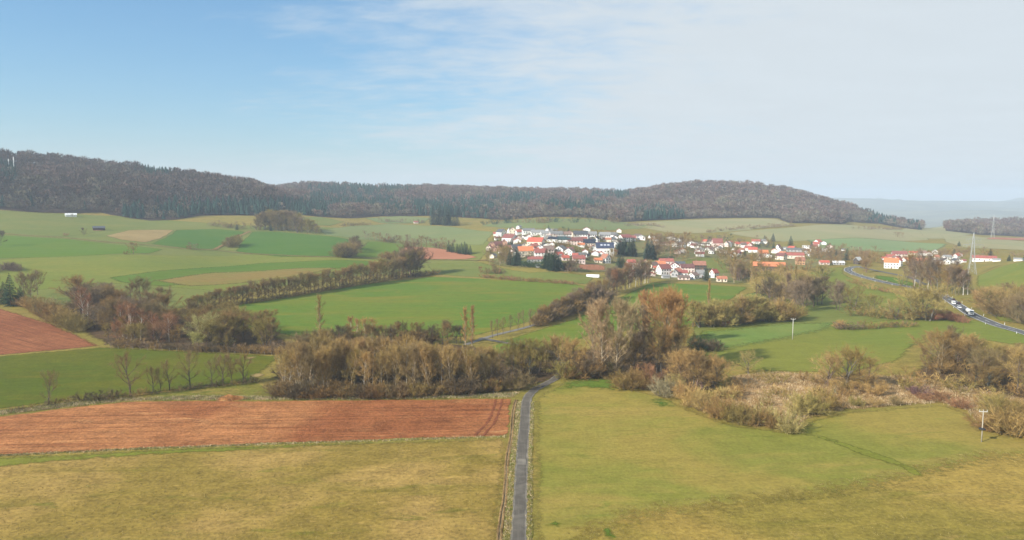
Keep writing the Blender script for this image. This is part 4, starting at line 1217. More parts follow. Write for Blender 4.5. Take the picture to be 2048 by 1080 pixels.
row(['shrub'], [(1850, 640, 22), (1880, 636, 20), (1920, 644, 14), (1935, 648, 10)], 12, [T_RED, (0.36, 0.16, 0.09)], '%s russet bush beside the tanker truck', 'russet bushes beside the main road', 4, 1.4)
row(['shrub'], [(1700, 565, 10), (1750, 580, 12), (1800, 590, 12), (1830, 596, 12)], 16, [T_RED, T_BROWN, T_TAN], 'russet brush on the bank below the road bend', 'russet bushes below the road bend', 3, 1.5, mass='brush')
plant('shrub', 1445, 652, 20, (0.42, 0.12, 0.06), 'small round rust red bush by the brook')
plant('popl', 1417, 650, 92, T_TAN, 'slim columnar poplar in front of the village', None, 0.7, B_LIGHT)
plant('birch', 1478, 640, 52, T_TAN, 'white forked birch by the brook')
plant('shrub', 1680, 657, 20, (0.40, 0.22, 0.08), 'orange brown bush alone on the field edge')
fill(['shrub'], [(1375, 705), (1390, 690), (1430, 688), (1435, 706)], 8, (18, 26), [(0.05, 0.07, 0.03), T_DARK], 'dark evergreen bush behind the poplar group', 'dark evergreen bushes behind the poplars', 1.3)
# --- clump and wood along the main road
row(['tall', 'birch', 'tall'], [(1815, 570, 52), (1850, 578, 58), (1880, 584, 62), (1915, 590, 56), (1940, 590, 46)], 26, [T_PURP, T_GREY, T_BROWN], '%s bare tree in the roadside belt left of the pylon', 'trees of the belt left of the pylon', 6, 1.2)
fill(['oak', 'willow', 'shrub'], [(1960, 622), (1962, 606), (2080, 600), (2080, 652), (2030, 648), (1985, 634)], 30, (30, 62), [T_BROWN, T_OLIVE, T_GREY, T_TAN], 'bare tree on the bank beside the main road', 'trees on the bank beside the main road', 1.25, top=[(1950, 590), (1975, 572), (2010, 562), (2080, 558)])
# --- diagonal hedgerow
row(['oak'], [(372, 627, 26), (440, 612, 31), (520, 600, 36), (620, 585, 38), (720, 568, 36), (780, 559, 40), (835, 550, 46)], 60, [T_BROWN, T_OLIVE, T_GREY, T_BROWN], '%s bare tree of the diagonal hedgerow, counted from its lower end', 'bare trees of the diagonal hedgerow', 2.5, 1.25, 0.12, B_DARK)
row(['shrub'], [(340, 634, 16), (440, 614, 11), (600, 590, 10), (800, 557, 15), (870, 549, 13)], 90, [T_DARK, T_OLIVE, T_BROWN], 'dark low hedge running under the diagonal row of trees', 'bushes under the diagonal hedgerow', 3, 1.6, mass='hedge')
plant('oak', 820, 549, 62, T_PURP, 'tall rounded tree at the upper end of the diagonal hedgerow', None, 1.1)
row(['oak'], [(800, 552, 50), (845, 548, 46)], 6, [T_PURP, T_DARK], '%s broad tree in the clump ending the diagonal hedgerow', 'clump ending the diagonal hedgerow', 4, 1.2)
# --- avenue hedge
row(['oak', 'willow', 'oak'], [(1072, 650, 30), (1110, 637, 34), (1150, 622, 38), (1185, 608, 40), (1212, 597, 40)], 36, [T_BROWN, T_GREY, T_PURP], '%s tree of the dense avenue hedge, counted from its lower end', 'dense avenue hedge', 3, 0.85, 0.1, B_DARK)
row(['tall', 'birch', 'oak'], [(1212, 590, 46), (1240, 582, 50), (1275, 572, 46), (1305, 564, 38)], 24, [T_PURP, T_RED, T_PURP, T_GREY], '%s tree of the purplish belt below the village, counted from the avenue', 'purplish tree belt below the village', 4, 1.05)
hedge([(1070, 653, 24), (1110, 639, 28), (1150, 624, 30), (1185, 610, 32), (1215, 597, 30)], 60, [T_BROWN, T_GREY, T_PURP], 'dense brown hedge filling the foot of the avenue trees', 3, 1.3)
for i, u in enumerate((985, 995, 1006, 1020, 1036, 1048, 1060)):
    plant('orch', u, 676 - (u - 985) * 0.31, 34, T_GREY, 'young roadside tree, %s from the left beside the pale road' % ORD[i], 'young trees beside the pale road', 0.6, B_DARK)
row(['shrub'], [(960, 555, 10), (1020, 560, 10), (1080, 564, 9), (1150, 570, 8)], 30, [T_BROWN, T_RED, T_OLIVE], 'low brown hedge along the top edge of the large green field', 'low bushes above the large green field', 4, 1.7, mass='hedge')
row(['oak', 'shrub'], [(955, 548, 14), (985, 545, 16), (1010, 552, 12)], 9, [T_GREY, T_RED], '%s small tree in the rough pasture below the village', 'small trees in the rough pasture', 5, 1.2)
# --- birch wood on the left
g = 'trees of the birch wood on the left'
fill(['oak', 'oak', 'willow'], [(130, 615), (225, 592), (340, 632), (350, 655), (230, 672), (175, 655)], 42, (40, 62), [T_PURP, T_GREY, T_PURP, T_BROWN], 'bare brown tree in the dense wood left of the hedgerow', g, 1.3, B_DARK)
fill(['oak', 'willow'], [(350, 660), (430, 645), (560, 676), (598, 692), (420, 696)], 34, (34, 56), [T_BROWN, T_OLIVE, T_OLIVE, T_GREY], 'bare olive tree in the low wood right of the birches', 'trees of the low wood right of the birches', 1.25, B_DARK)
fill(['oak', 'willow', 'oak'], [(205, 680), (230, 668), (350, 662), (380, 690), (240, 692)], 18, (26, 46), [T_OLIVE, T_BROWN, T_RED], 'low brown tree around the feet of the birches', 'low trees around the birches', 1.1, B_DARK)
for i, (u, v, h, t) in enumerate([(168, 640, 66, T_RED), (176, 646, 60, T_RED), (246, 674, 70, T_RED), (254, 678, 74, T_RED), (263, 680, 70, T_RED), (281, 680, 62, T_RED), (309, 680, 56, T_RED), (315, 681, 50, T_RED), (338, 685, 60, T_RED)]):
    plant('birch', u, v, h, t, 'white stemmed birch, %s from the left in the left wood' % ORD[i], 'birches in the left wood', 1.0)
plant('willow', 107, 632, 36, (0.42, 0.36, 0.16), 'pale yellow blossoming willow beside the dark red ploughed field')
plant('willow', 415, 692, 62, (0.42, 0.37, 0.14), 'tall yellow blossoming willow in front of the low wood')
plant('willow', 396, 698, 34, (0.44, 0.37, 0.12), 'small yellow blossoming willow at the field fence')
plant('shrub', 455, 690, 20, (0.42, 0.37, 0.16), 'small pale yellow bush in the low wood')
row(['shrub'], [(218, 694, 18), (260, 696, 20), (340, 700, 20), (420, 704, 22), (520, 708, 20), (590, 706, 22)], 34, [T_BROWN, T_DARK, T_PURP], 'brown hedge along the fence below the left wood', 'bushes along the fence below the left wood', 5, 1.4, mass='hedge')
row(['shrub', 'willow'], [(40, 606, 26), (80, 626, 30), (130, 650, 34), (160, 664, 30)], 16, [T_OLIVE, T_BROWN, T_TAN], '%s bush along the edge of the dark red ploughed field', 'bushes along the dark red ploughed field', 5, 1.2)
# --- far left trees
for i, (u, v, h, wd) in enumerate([(22, 612, 66, 1.3), (8, 608, 46, 1.3), (42, 612, 40, 1.4)]):
    plant('spruce', u, v, h, T_GREEN, 'dark spruce, %s by height in the clump at the left frame edge' % ['tallest', 'middle', 'shortest'][i], 'spruces at the left frame edge', wd)
for i, (u, v, h) in enumerate([(2, 604, 50), (50, 606, 58), (62, 600, 50), (76, 590, 48), (-8, 612, 50)]):
    plant('oak', u, v, h, T_GREY, 'bare tree, %s in the clump around the spruces at the left edge' % ORD[i], 'bare trees around the left spruces', 0.9)
row(['shrub', 'oak'], [(-20, 545, 16), (20, 540, 16), (40, 546, 12)], 7, [T_DARK, T_PURP], '%s dark bush on the slope above the left spruces', 'dark bushes above the left spruces', 4, 1.3)
plant('oak', 2, 492, 30, T_DARK, 'dark round tree on the slope at the left frame edge', None, 1.1)
plant('oak', 267, 508, 23, T_TAN, 'round tan tree standing alone in the light green pasture', None, 1.3)
plant('shrub', 252, 509, 9, T_BROWN, 'small bush at the foot of the lone round tan tree', None, 1.5)
plant('oak', 146, 441, 13, T_GREY, 'small tree below the white tent', None, 1)
plant('oak', 168, 472, 16, T_GREY, 'small spreading tree left of the dark hut', None, 1.2)
plant('shrub', 131, 472, 9, T_RED, 'small russet bush on the track left of the hut', None, 1.3)
row(['shrub', 'oak'], [(370, 498, 9), (385, 500, 13), (400, 501, 11)], 5, [T_BROWN, T_PURP], '%s bush below the left cool green wheat field', 'bushes below the left wheat field', 2, 1.2)
row(['oak', 'shrub'], [(455, 497, 18), (465, 492, 22), (476, 488, 18)], 6, [T_GREY, T_OLIVE], '%s tree of the small clump on the climbing track', 'small clump on the climbing track', 2, 1.1)
row(['oak', 'shrub'], [(680, 516, 22), (692, 514, 28), (704, 502, 24), (716, 492, 18)], 11, [T_GREY, T_DARK, T_OLIVE], '%s tree of the clump left of the lime crop', 'clump left of the lime crop', 3, 1.2)
row(['shrub', 'oak'], [(760, 518, 14), (780, 518, 18), (800, 519, 14)], 7, [T_BROWN, T_GREY], '%s bush below the lime crop', 'bushes below the lime crop', 3, 1.3)
row(['oak', 'shrub', 'oak'], [(728, 478, 14), (770, 484, 16), (820, 490, 18), (880, 497, 20), (905, 502, 20)], 34, [T_PURP, T_GREY, T_BROWN], 'grey brown hedge above the salmon red soil wedge', 'hedge above the red soil wedge', 3, 1.2, mass='hedge')
row(['spruce'], [(893, 503, 18), (905, 505, 20), (924, 508, 22), (935, 509, 24), (944, 509, 22)], 9, [T_GREEN, T_BLUEG], '%s spruce of the row left of the village', 'spruces left of the village', 2, 1.3)
row(['oak', 'willow', 'oak'], [(515, 460, 26), (540, 458, 36), (570, 462, 34), (600, 464, 30), (640, 470, 16)], 30, [T_GREY, T_PURP, T_OLIVE], '%s tree of the scrub clump below the ridge', 'scrub clump below the ridge', 5, 1.2)
plant('spruce', 542, 462, 14, T_BLUEG, 'small dark spruce in the scrub clump below the ridge', None, 1.4)
plant('spruce', 474, 460, 13, T_BLUEG, 'small dark spruce above the cool green wheat field', None, 1.6)
row(['shrub', 'oak'], [(420, 453, 10), (460, 456, 12), (500, 458, 12), (520, 460, 14)], 14, [T_GREY, T_PURP], 'thin grey hedge along the top of the wheat fields', 'small trees along the top of the wheat fields', 3, 1.3, mass='hedge')
row(['shrub'], [(685, 453, 8), (700, 452, 8), (740, 450, 6)], 8, [T_DARK, T_GREY], 'short dark hedge on the pasture at the ridge foot', 'bushes along the ridge foot pasture', 2, 1.6, mass='hedge')
row(['spruce'], [(862, 448, 34), (875, 449, 38), (890, 450, 36), (904, 451, 30), (915, 452, 26)], 10, [T_BLUEG], '%s tall spruce of the stand jutting from the ridge wood', 'spruce stand jutting from the ridge wood', 4, 1.2)

# ------------------------------------------------------------------ village trees
row(['spruce'], [(1018, 529, 26), (1032, 530, 34), (1040, 530, 26)], 5, [T_GREEN], '%s dark spruce at the lower left corner of the village', 'spruces at the village corner', 3, 1.5)
row(['spruce'], [(1090, 536, 32), (1100, 538, 40), (1112, 540, 42), (1120, 541, 30)], 8, [T_GREEN, (0.035, 0.065, 0.03)], '%s spruce of the big dark clump in front of the village', 'big dark spruce clump before the village', 3, 1.6)
row(['shrub'], [(1042, 533, 14), (1060, 534, 15), (1078, 536, 15)], 9, [T_GREEN, (0.05, 0.085, 0.035)], 'clipped evergreen hedge below the dark red roof', 'evergreen hedge below the dark red roof', 2, 1.6, mass='hedge')
row(['spruce'], [(1232, 508, 30), (1246, 509, 34), (1258, 511, 36), (1270, 514, 34)], 12, [T_BLUEG, (0.05, 0.075, 0.045)], '%s spruce of the dark stand in the middle of the village', 'dark spruce stand in the village', 3, 1.3)
row(['spruce'], [(1292, 518, 32), (1300, 519, 36), (1308, 518, 30)], 5, [T_BLUEG], '%s spruce of the small stand right of the dark one', 'small spruce stand in the village', 2, 1.3)
row(['spruce'], [(1232, 535, 26), (1240, 536, 24), (1250, 536, 16)], 4, [T_GREEN, (0.05, 0.08, 0.04)], '%s spruce behind the purplish tree belt', 'spruces behind the purplish belt', 2, 1.3)
for i, (u, v, h, wd) in enumerate([(1412, 561, 30, 1.5), (1489, 516, 20, 1.6), (1529, 485, 15, 1.7), (1546, 483, 17, 1.6), (1547, 503, 20, 1.3), (1581, 499, 28, 1.4), (1623, 503, 22, 1.3), (1672, 522, 22, 1.4), (1694, 520, 24, 1.6), (1908, 513, 16, 1.6),
                                   (1981, 512, 15, 2.0), (2018, 522, 13, 2.0), (2050, 522, 16, 1.8), (1918, 492, 10, 2.2), (995, 486, 10, 1.5), (1023, 489, 14, 1.6), (1037, 489, 9, 1.5), (1060, 497, 11, 1.5), (1097, 462, 12, 1.5), (1137, 466, 12, 1.4)]):
    plant('spruce', u, v, h, T_BLUEG if u > 1300 else T_GREEN, 'lone dark evergreen, %s from the left among the village houses' % ORD[i], 'lone evergreens among the houses', wd)
for i, (u, v, h) in enumerate([(1183, 466, 12), (1196, 470, 11), (1210, 468, 14), (1088, 462, 12)]):
    plant('oak', u, v, h, T_OLIVE if i == 3 else T_GREY, 'small tree, %s from the right above the top roofs of the village' % ORD[3 - i] if i < 3 else 'pale yellow green tree above the top roofs of the village', None, 1)
fill(['oak', 'tall', 'willow'], [(1270, 500), (1330, 488), (1400, 498), (1420, 510), (1380, 525), (1310, 522)], 50, (18, 34), [T_GREY, T_PURP, T_BROWN], 'bare grey grove in the dip inside the village', 'bare trees in the village dip', 1.2, mass='grove')
fill(['oak', 'shrub'], [(1330, 480), (1430, 478), (1520, 484), (1600, 490), (1520, 500), (1440, 490), (1340, 488)], 30, (9, 18), [T_GREY, T_PURP, T_BLUEG], 'hazy small trees behind the upper right houses', 'small hazy trees behind the upper houses', 1.2, mass='grove')
fill(['oak', 'shrub'], [(1430, 505), (1500, 515), (1560, 530), (1520, 560), (1470, 560), (1440, 530)], 62, (12, 28), [T_GREY, T_BROWN, T_OLIVE], 'bare trees between the village and the big orange barn', 'bare trees before the big barn', 1.2, mass='grove')
fill(['oak', 'shrub'], [(1600, 505), (1690, 508), (1760, 515), (1770, 535), (1700, 532), (1640, 528)], 62, (12, 25), [T_GREY, T_PURP, T_BROWN], 'bare trees between the village and the white farmhouse', 'bare trees before the white farmhouse', 1.2, mass='grove')
fill(['oak', 'shrub'], [(1790, 512), (1900, 506), (2060, 512), (2060, 518), (1900, 520), (1800, 530)], 46, (9, 19), [T_GREY, T_PURP, T_BROWN], 'bare trees among the roofs of the right hamlet', 'bare trees of the right hamlet', 1.2, mass='grove')
fill(['oak', 'shrub'], [(1500, 545), (1560, 548), (1640, 535), (1660, 545), (1600, 572), (1520, 575)], 40, (14, 30), [T_BROWN, T_OLIVE, T_TAN], 'brown bushy grove below the big orange barn', 'grove below the barn', 1.2, mass='grove')
fill(['shrub', 'oak'], [(980, 480), (1040, 462), (1220, 468), (1250, 490), (1240, 520), (1150, 528), (1000, 515)], 190, (6, 13), [T_GREY, T_BROWN, T_DARK, T_OLIVE, (0.06, 0.08, 0.035)], 'garden shrubs between the hillside village houses', 'garden shrubs between the village houses', 1.3, mass='shrubbery')
fill(['oak', 'willow'], [(972, 525), (985, 518), (1015, 520), (1020, 532), (985, 534)], 10, (20, 34), [T_TAN, T_GREY, T_OLIVE], 'bare tree at the left end of the village', 'bare trees at the left end of the village', 0.9, B_LIGHT)
row(['orch'], [(1168, 541, 11), (1180, 542, 11), (1195, 543, 11), (1210, 542, 11)], 5, [T_RED, T_PURP], '%s small orchard tree on the reddish bank', 'orchard trees on the reddish bank', 1, 1.1)
fill(['oak', 'shrub'], [(1122, 538), (1150, 535), (1160, 545), (1130, 548)], 9, (14, 24), [T_PURP, T_GREY], 'purplish bush right of the dark spruce clump', 'purplish bushes right of the spruce clump', 1.3)
plant('oak', 1225, 524, 26, T_OLIVE, 'broad bare tree right of the orange roofed house', None, 1.2)
plant('popl', 1468, 566, 58, T_TAN, 'broad columnar poplar left of the big orange barn', None, 1.2, B_LIGHT)
plant('popl', 1503, 572, 66, T_TAN, 'broad columnar poplar touching the left end of the big orange barn', None, 1.0, B_LIGHT)
fill(['oak'], [(1470, 562), (1480, 555), (1500, 555), (1500, 566)], 7, (26, 34), [T_PURP, T_GREY], 'round purplish tree between the two broad poplars', 'round purplish trees between the poplars', 1.3)
plant('popl', 1590, 590, 62, T_OLIVE, 'thin columnar poplar before the tan orange building', None, 0.8, B_LIGHT)
plant('willow', 1733, 545, 26, T_BROWN, 'brown tree inside the road bend', None, 1.1)
plant('willow', 1804, 572, 22, T_YEL, 'yellowish bush tree on the verge of the main road', None, 1)
row(['shrub'], [(1250, 452, 8), (1290, 451, 8), (1330, 455, 6)], 10, [T_GREY, T_PURP], 'far grey hedge above the village', 'far hedge above the village', 3, 1.6, mass='hedge')
row(['shrub', 'oak'], [(1412, 465, 6), (1480, 459, 7), (1560, 454, 8), (1590, 453, 7)], 40, [T_PURP, T_GREY], 'long far hedge below the round wooded hill', 'long far hedge under the round hill', 2, 1.5, mass='hedge')
row(['shrub', 'oak'], [(1704, 459, 6), (1760, 459, 7), (1800, 460, 7)], 24, [T_PURP, T_GREY], 'dark far hedge right of the round wooded hill', 'dark far hedge right of the round hill', 2, 1.5, mass='hedge')
row(['oak'], [(1790, 474, 9), (1800, 476, 12), (1808, 476, 10)], 4, [T_GREY], '%s tree of the small far clump in the right pasture', 'small far clump in the right pasture', 2, 1.3)
row(['oak', 'shrub'], [(960, 450, 10), (1010, 447, 14), (1040, 445, 14), (1240, 446, 12)], 26, [T_GREY, T_PURP, T_BLUEG], 'far row of hazy trees along the ridge foot', 'far row along the ridge foot', 5, 1.4, mass='hedge')
row(['shrub', 'oak'], [(750, 444, 9), (800, 446, 8), (850, 446, 8)], 12, [T_GREY, T_PURP], 'hazy bushes in the small clearing below the ridge', 'bushes in the clearing below the ridge', 3, 1.4, mass='hedge')

# ------------------------------------------------------------------ woods on the hills: one mass each
FOREST = tint_mat('hill_wood', 0.35, 0.12, attr='tone')


def proto_crown(rng, n=80):
    """a leafless crown seen from far: loose sprays of fine branches in a domed envelope, on a short pale stem"""
    th = rng.uniform(0, 2 * math.pi, n)
    cz = rng.uniform(-0.75, 1.0, n)
    rr = np.sqrt(np.maximum(0, 1 - cz ** 2 * 0.9)) * rng.uniform(0.45, 1.0, n)
    p = np.stack([np.cos(th) * rr * 0.42, np.sin(th) * rr * 0.42, 0.62 + cz * 0.36], axis=1)
    d = np.stack([np.cos(th) * rr, np.sin(th) * rr, 0.55 + 0.6 * cz], axis=1) + rng.normal(size=(n, 3)) * 0.45
    d /= np.linalg.norm(d, axis=1)[:, None]
    s = np.cross(d, rng.normal(size=(n, 3)))
    s /= np.linalg.norm(s, axis=1)[:, None]
    L = rng.uniform(0.14, 0.26, n)[:, None]
    w = rng.uniform(0.028, 0.055, n)[:, None]
    V = np.stack([p - s * w, p + s * w, p + d * L], axis=1).reshape(-1, 3)
    F = np.arange(3 * n).reshape(-1, 3)
    b = len(V)
    V = np.vstack([V, [[-0.014, 0, -0.05], [0.014, 0, -0.05], [0, 0, 0.7], [0, -0.014, -0.05], [0, 0.014, -0.05]]])
    F = np.vstack([F, [[b, b + 1, b + 2], [b + 3, b + 4, b + 2]]])
    return V, F


def proto_conifer(rng, tiers=6, per=7):
    V, F = [], []
    for k in range(tiers):
        z0, z1 = 0.12 + 0.8 * k / tiers, 0.12 + 0.8 * (k + 1.7) / tiers
        r = 0.21 * (1 - k / tiers) ** 0.8 + 0.02
        for j in range(per):
            a0, a1 = 2 * math.pi * (j + k * .5) / per, 2 * math.pi * (j + 1 + k * .5) / per
            q = rng.uniform(0.75, 1.2)
            b = len(V)
            V += [(math.cos(a0) * r * q, math.sin(a0) * r * q, z0 - .03 * q), (math.cos(a1) * r, math.sin(a1) * r, z0), (0, 0, min(1.0, z1))]
            F.append((b, b + 1, b + 2))
    return np.array(V), np.array(F)


frng = np.random.default_rng(5)
CROWNS = [proto_crown(frng) for _ in range(6)]
CONES = [proto_conifer(frng) for _ in range(4)]
CONIF = [(310, 346, 34, 8), (430, 416, 120, 13), (520, 418, 60, 12), (700, 400, 75, 14), (720, 380, 90, 9), (800, 410, 60, 10), (880, 425, 35, 22), (960, 412, 60, 14), (1040, 400, 40, 12), (1220, 392, 40, 8), (1150, 412, 60, 10),
         (610, 412, 60, 12), (1320, 426, 40, 8), (1790, 432, 50, 10), (1830, 440, 16, 10), (1750, 422, 30, 6), (15, 345, 22, 16), (265, 425, 20, 12)]
TONES_D = [(0.150, 0.098, 0.080), (0.135, 0.090, 0.078), (0.150, 0.106, 0.080), (0.160, 0.100, 0.078), (0.130, 0.098, 0.074)]
TONES_P = [(0.185, 0.158, 0.108), (0.172, 0.152, 0.10), (0.185, 0.152, 0.115), (0.16, 0.132, 0.098)]


def vnoise(x, y, s):
    return float(undul(np.array([x / s * 40.0]), np.array([y / s * 40.0]))[0])


def wood(name, label, base, crest, u0, u1, hm=(11, 23), dens=1.0, over=45, dark=1.0):
    bu, bY = [b[0] for b in base], [P(*b).y for b in base]
    cu, cY = [c[0] for c in crest], [c[1] for c in crest]
    Vs, Fs, Cs = [], [], []
    nb = 0
    r = min(bY) * 0.97
    cnt = 0
    while r < max(cY) + 300:
        step = 8.5 if r < min(bY) * 1.3 else 10.5
        step /= dens
        a0, a1 = math.atan((u0 - 1024) / FPX), math.atan((u1 - 1024) / FPX)
        na = int((a1 - a0) * r / step)
        for k in range(na):
            a = a0 + (a1 - a0) * (k + frng.random()) / na
            rr = r + frng.uniform(-0.5, 0.5) * step
            x, y = rr * math.sin(a), rr * math.cos(a)
            u = 1024 + FPX * x / y
            yb, yc = np.interp(u, bu, bY), np.interp(u, cu, cY)
            if not (yb < y < yc + over):
                continue
            z = H(x, y)
            uu, vv = proj(x, y, z + 8)
            t_ = (y - yb) / max(1.0, yc - yb)
            front = y - yb < 45
            if front and vnoise(x * 1.3, y, 7) > 0.2 + 0.3 * frng.random():
                continue
            # behind the brow of the hill only the first rows can be seen
            con = any(((uu - c[0]) / c[2]) ** 2 + ((vv - c[1]) / c[3]) ** 2 < frng.uniform(0.9, 1.9) for c in CONIF) and frng.random() < 0.9 or frng.random() < 0.01
            h = frng.uniform(*hm) * (0.72 if front and not con else 1.0)
            if con:
                V0, F0 = CONES[frng.integers(len(CONES))]
                tone = np.array((0.018, 0.046, 0.034)) * frng.uniform(0.7, 1.35)
                wd = h * frng.uniform(0.9, 1.2)
                h *= 1.08
            else:
                V0, F0 = CROWNS[frng.integers(len(CROWNS))]
                q = vnoise(x, y, 15) + frng.normal() * 0.25
                src = TONES_P if frng.random() < (0.75 if front else 0.5 if t_ < 0.38 and q > -0.1 else 0.5 if q > 0.4 else 0.07) else TONES_D
                tone = np.array(src[frng.integers(len(src))]) * frng.uniform(0.86, 1.12) * (1 + 0.34 * vnoise(x + 500, y, 24))
                h *= 1 + 0.22 * vnoise(x, y + 300, 9)
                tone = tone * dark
                wd = h * frng.uniform(0.85, 1.15)
            an = frng.uniform(0, 6.28)
            ca, sa = math.cos(an), math.sin(an)
            X = V0[:, 0] * wd
            Y = V0[:, 1] * wd
            Vs.append(np.stack([x + X * ca - Y * sa, y + X * sa + Y * ca, z + V0[:, 2] * h], axis=1))
            Fs.append(F0 + nb)
            Cs.append(np.tile(np.append(tone, 1.0), (len(V0), 1)))
            nb += len(V0)
            cnt += 1
        r += step
    V, F, C = np.vstack(Vs), np.vstack(Fs), np.vstack(Cs)
    me = npmesh(name, V, F, [FOREST])
    at = me.color_attributes.new('tone', 'FLOAT_COLOR', 'POINT')
    at.data.foreach_set('color', C.astype(np.float32).ravel())
    tag(link(name, me), label, 'wood', kind='stuff')
    print('wood', label, cnt, len(F))
    return base, crest


LEFT_B = [(-90, 420), (0, 420), (60, 425), (130, 427), (200, 426), (240, 433), (300, 442), (350, 440), (400, 432), (450, 431), (520, 432), (560, 426)]
LEFT_C = [(-90, 1470), (0, 1460), (250, 1510), (500, 1640), (560, 1700)]
MID_B = [(500, 428), (560, 425), (640, 434), (700, 437), (760, 433), (850, 432), (960, 437), (1000, 440), (1100, 434), (1180, 436), (1240, 445), (1300, 441), (1330, 440)]
MID_C = [(500, 2100), (560, 2250), (650, 2340), (800, 2390), (1000, 2440), (1100, 2440), (1250, 2340), (1330, 2290)]
RIGHT_B = [(1300, 441), (1400, 437), (1556, 437), (1580, 447), (1680, 449), (1700, 444), (1760, 448), (1845, 461)]
RIGHT_C = [(1300, 2300), (1400, 2240), (1550, 2180), (1700, 2170), (1780, 2020), (1845, 1900)]
FAR_B = [(1890, 462), (1960, 470), (2060, 474), (2220, 474)]
FAR_C = [(1890, 2400), (1960, 2620), (2060, 2640), (2220, 2660)]


def wood_floor(base, crest, label):
    poly = [P(*b) for b in base] + [Vector(((c[0] - 1024) / FPX * (c[1] + 60), c[1] + 60, 0)) for c in reversed(crest)]
    sheet('forest_floor', poly, HILLFLOOR, 2, label, 2.0, world=True)


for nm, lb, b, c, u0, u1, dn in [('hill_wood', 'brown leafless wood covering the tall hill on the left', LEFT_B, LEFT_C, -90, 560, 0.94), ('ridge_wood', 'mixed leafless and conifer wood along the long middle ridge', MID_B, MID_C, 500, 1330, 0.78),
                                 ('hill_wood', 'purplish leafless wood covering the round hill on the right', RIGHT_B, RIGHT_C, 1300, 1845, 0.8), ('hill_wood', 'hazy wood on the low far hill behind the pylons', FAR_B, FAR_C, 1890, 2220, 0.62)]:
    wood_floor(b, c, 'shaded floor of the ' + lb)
    wood(nm, lb, b, c, u0, u1, dens=dn, dark=0.74 if u0 < 0 else 1.0)  # left wood's tones darkened: shading and thinner haze put into the colour

# ------------------------------------------------------------------ houses
WALLS = {'w': ('white', (0.82, 0.80, 0.76, 1)), 'c': ('cream', (0.76, 0.66, 0.52, 1)), 'p': ('pinkish', (0.72, 0.58, 0.52, 1)), 't': ('terracotta', (0.52, 0.30, 0.21, 1)), 'b': ('dark timber', (0.10, 0.075, 0.055, 1)), 'g': ('grey', (0.42, 0.41, 0.40, 1)), 'o': ('tan orange', (0.55, 0.31, 0.17, 1))}
ROOFS = {'o': ('orange', (0.50, 0.17, 0.075, 1)), 'r': ('red', (0.42, 0.10, 0.065, 1)), 'm': ('maroon', (0.26, 0.085, 0.07, 1)), 'n': ('brown', (0.24, 0.16, 0.125, 1)), 'g': ('grey', (0.24, 0.235, 0.225, 1)), 's': ('slate', (0.085, 0.09, 0.10, 1)),
         'd': ('dark blue', (0.04, 0.05, 0.085, 1)), 'k': ('dark green', (0.04, 0.07, 0.07, 1)), 'w': ('white', (0.70, 0.70, 0.68, 1))}
WM = {k: plain_mat('render_' + v[0].replace(' ', '_'), v[1], 0.07, 0.3, 0.9) for k, v in WALLS.items()}


def roof_mat(name, c):
    m, nt, nd, lk, bs = new_mat(name)
    tcv = nd.new('ShaderNodeTexCoord').outputs['Object']
    wv = nd.new('ShaderNodeTexWave')
    wv.bands_direction = 'X'
    wv.inputs['Scale'].default_value = 1.4
    wv.inputs['Distortion'].default_value = 0.4
    lk.new(tcv, wv.inputs['Vector'])
    n1 = noise(nd, lk, tcv, 0.7, 4, 0.65)
    hs = N(nd, 'ShaderNodeHueSaturation')
    hs.inputs['Color'].default_value = c
    lk.new(maprange(nd, lk, n1, 0.25, 0.75, 0.75, 1.25), hs.inputs['Value'])
    oi = nd.new('ShaderNodeObjectInfo')
    h2 = N(nd, 'ShaderNodeHueSaturation')
    lk.new(hs.outputs[0], h2.inputs['Color'])
    lk.new(maprange(nd, lk, oi.outputs['Random'], 0.0, 1.0, 0.62, 1.15), h2.inputs['Value'])
    lk.new(maprange(nd, lk, oi.outputs['Random'], 0.0, 1.0, 0.82, 1.0), h2.inputs['Saturation'])
    lk.new(h2.outputs[0], bs.inputs['Base Color'])
    bp = nd.new('ShaderNodeBump')
    bp.inputs['Strength'].default_value = 0.5
    bp.inputs['Distance'].default_value = 0.06
    lk.new(wv.outputs[0], bp.inputs['Height'])
    lk.new(bp.outputs[0], bs.inputs['Normal'])
    bs.inputs['Roughness'].default_value = 0.75
    bs.inputs['Specular IOR Level'].default_value = 0.25
    return m


RM = {k: roof_mat('roof_tiles_' + v[0].replace(' ', '_'), v[1]) for k, v in ROOFS.items()}
GLASS = plain_mat('window_glass', (0.035, 0.045, 0.055, 1), 0.3, 0.4, 0.15, 0, 0.6)
DOORM = plain_mat('door_timber', (0.12, 0.07, 0.045, 1), 0.2, 0.8, 0.6)
CHIM = plain_mat('chimney_brick', (0.30, 0.16, 0.12, 1), 0.2, 2, 0.9)
SOLAR = plain_mat('skylight_glass', (0.45, 0.47, 0.52, 1), 0.1, 0.5, 0.2)
mb = MB(); mb.box(-.5, .5, -.5, .5, -.5, .5)
UNIT_W = mb.mesh('window', [GLASS])
UNIT_D = mb.mesh('door', [DOORM])
UNIT_C = mb.mesh('chimney', [CHIM])
UNIT_S = mb.mesh('skylight', [SOLAR])


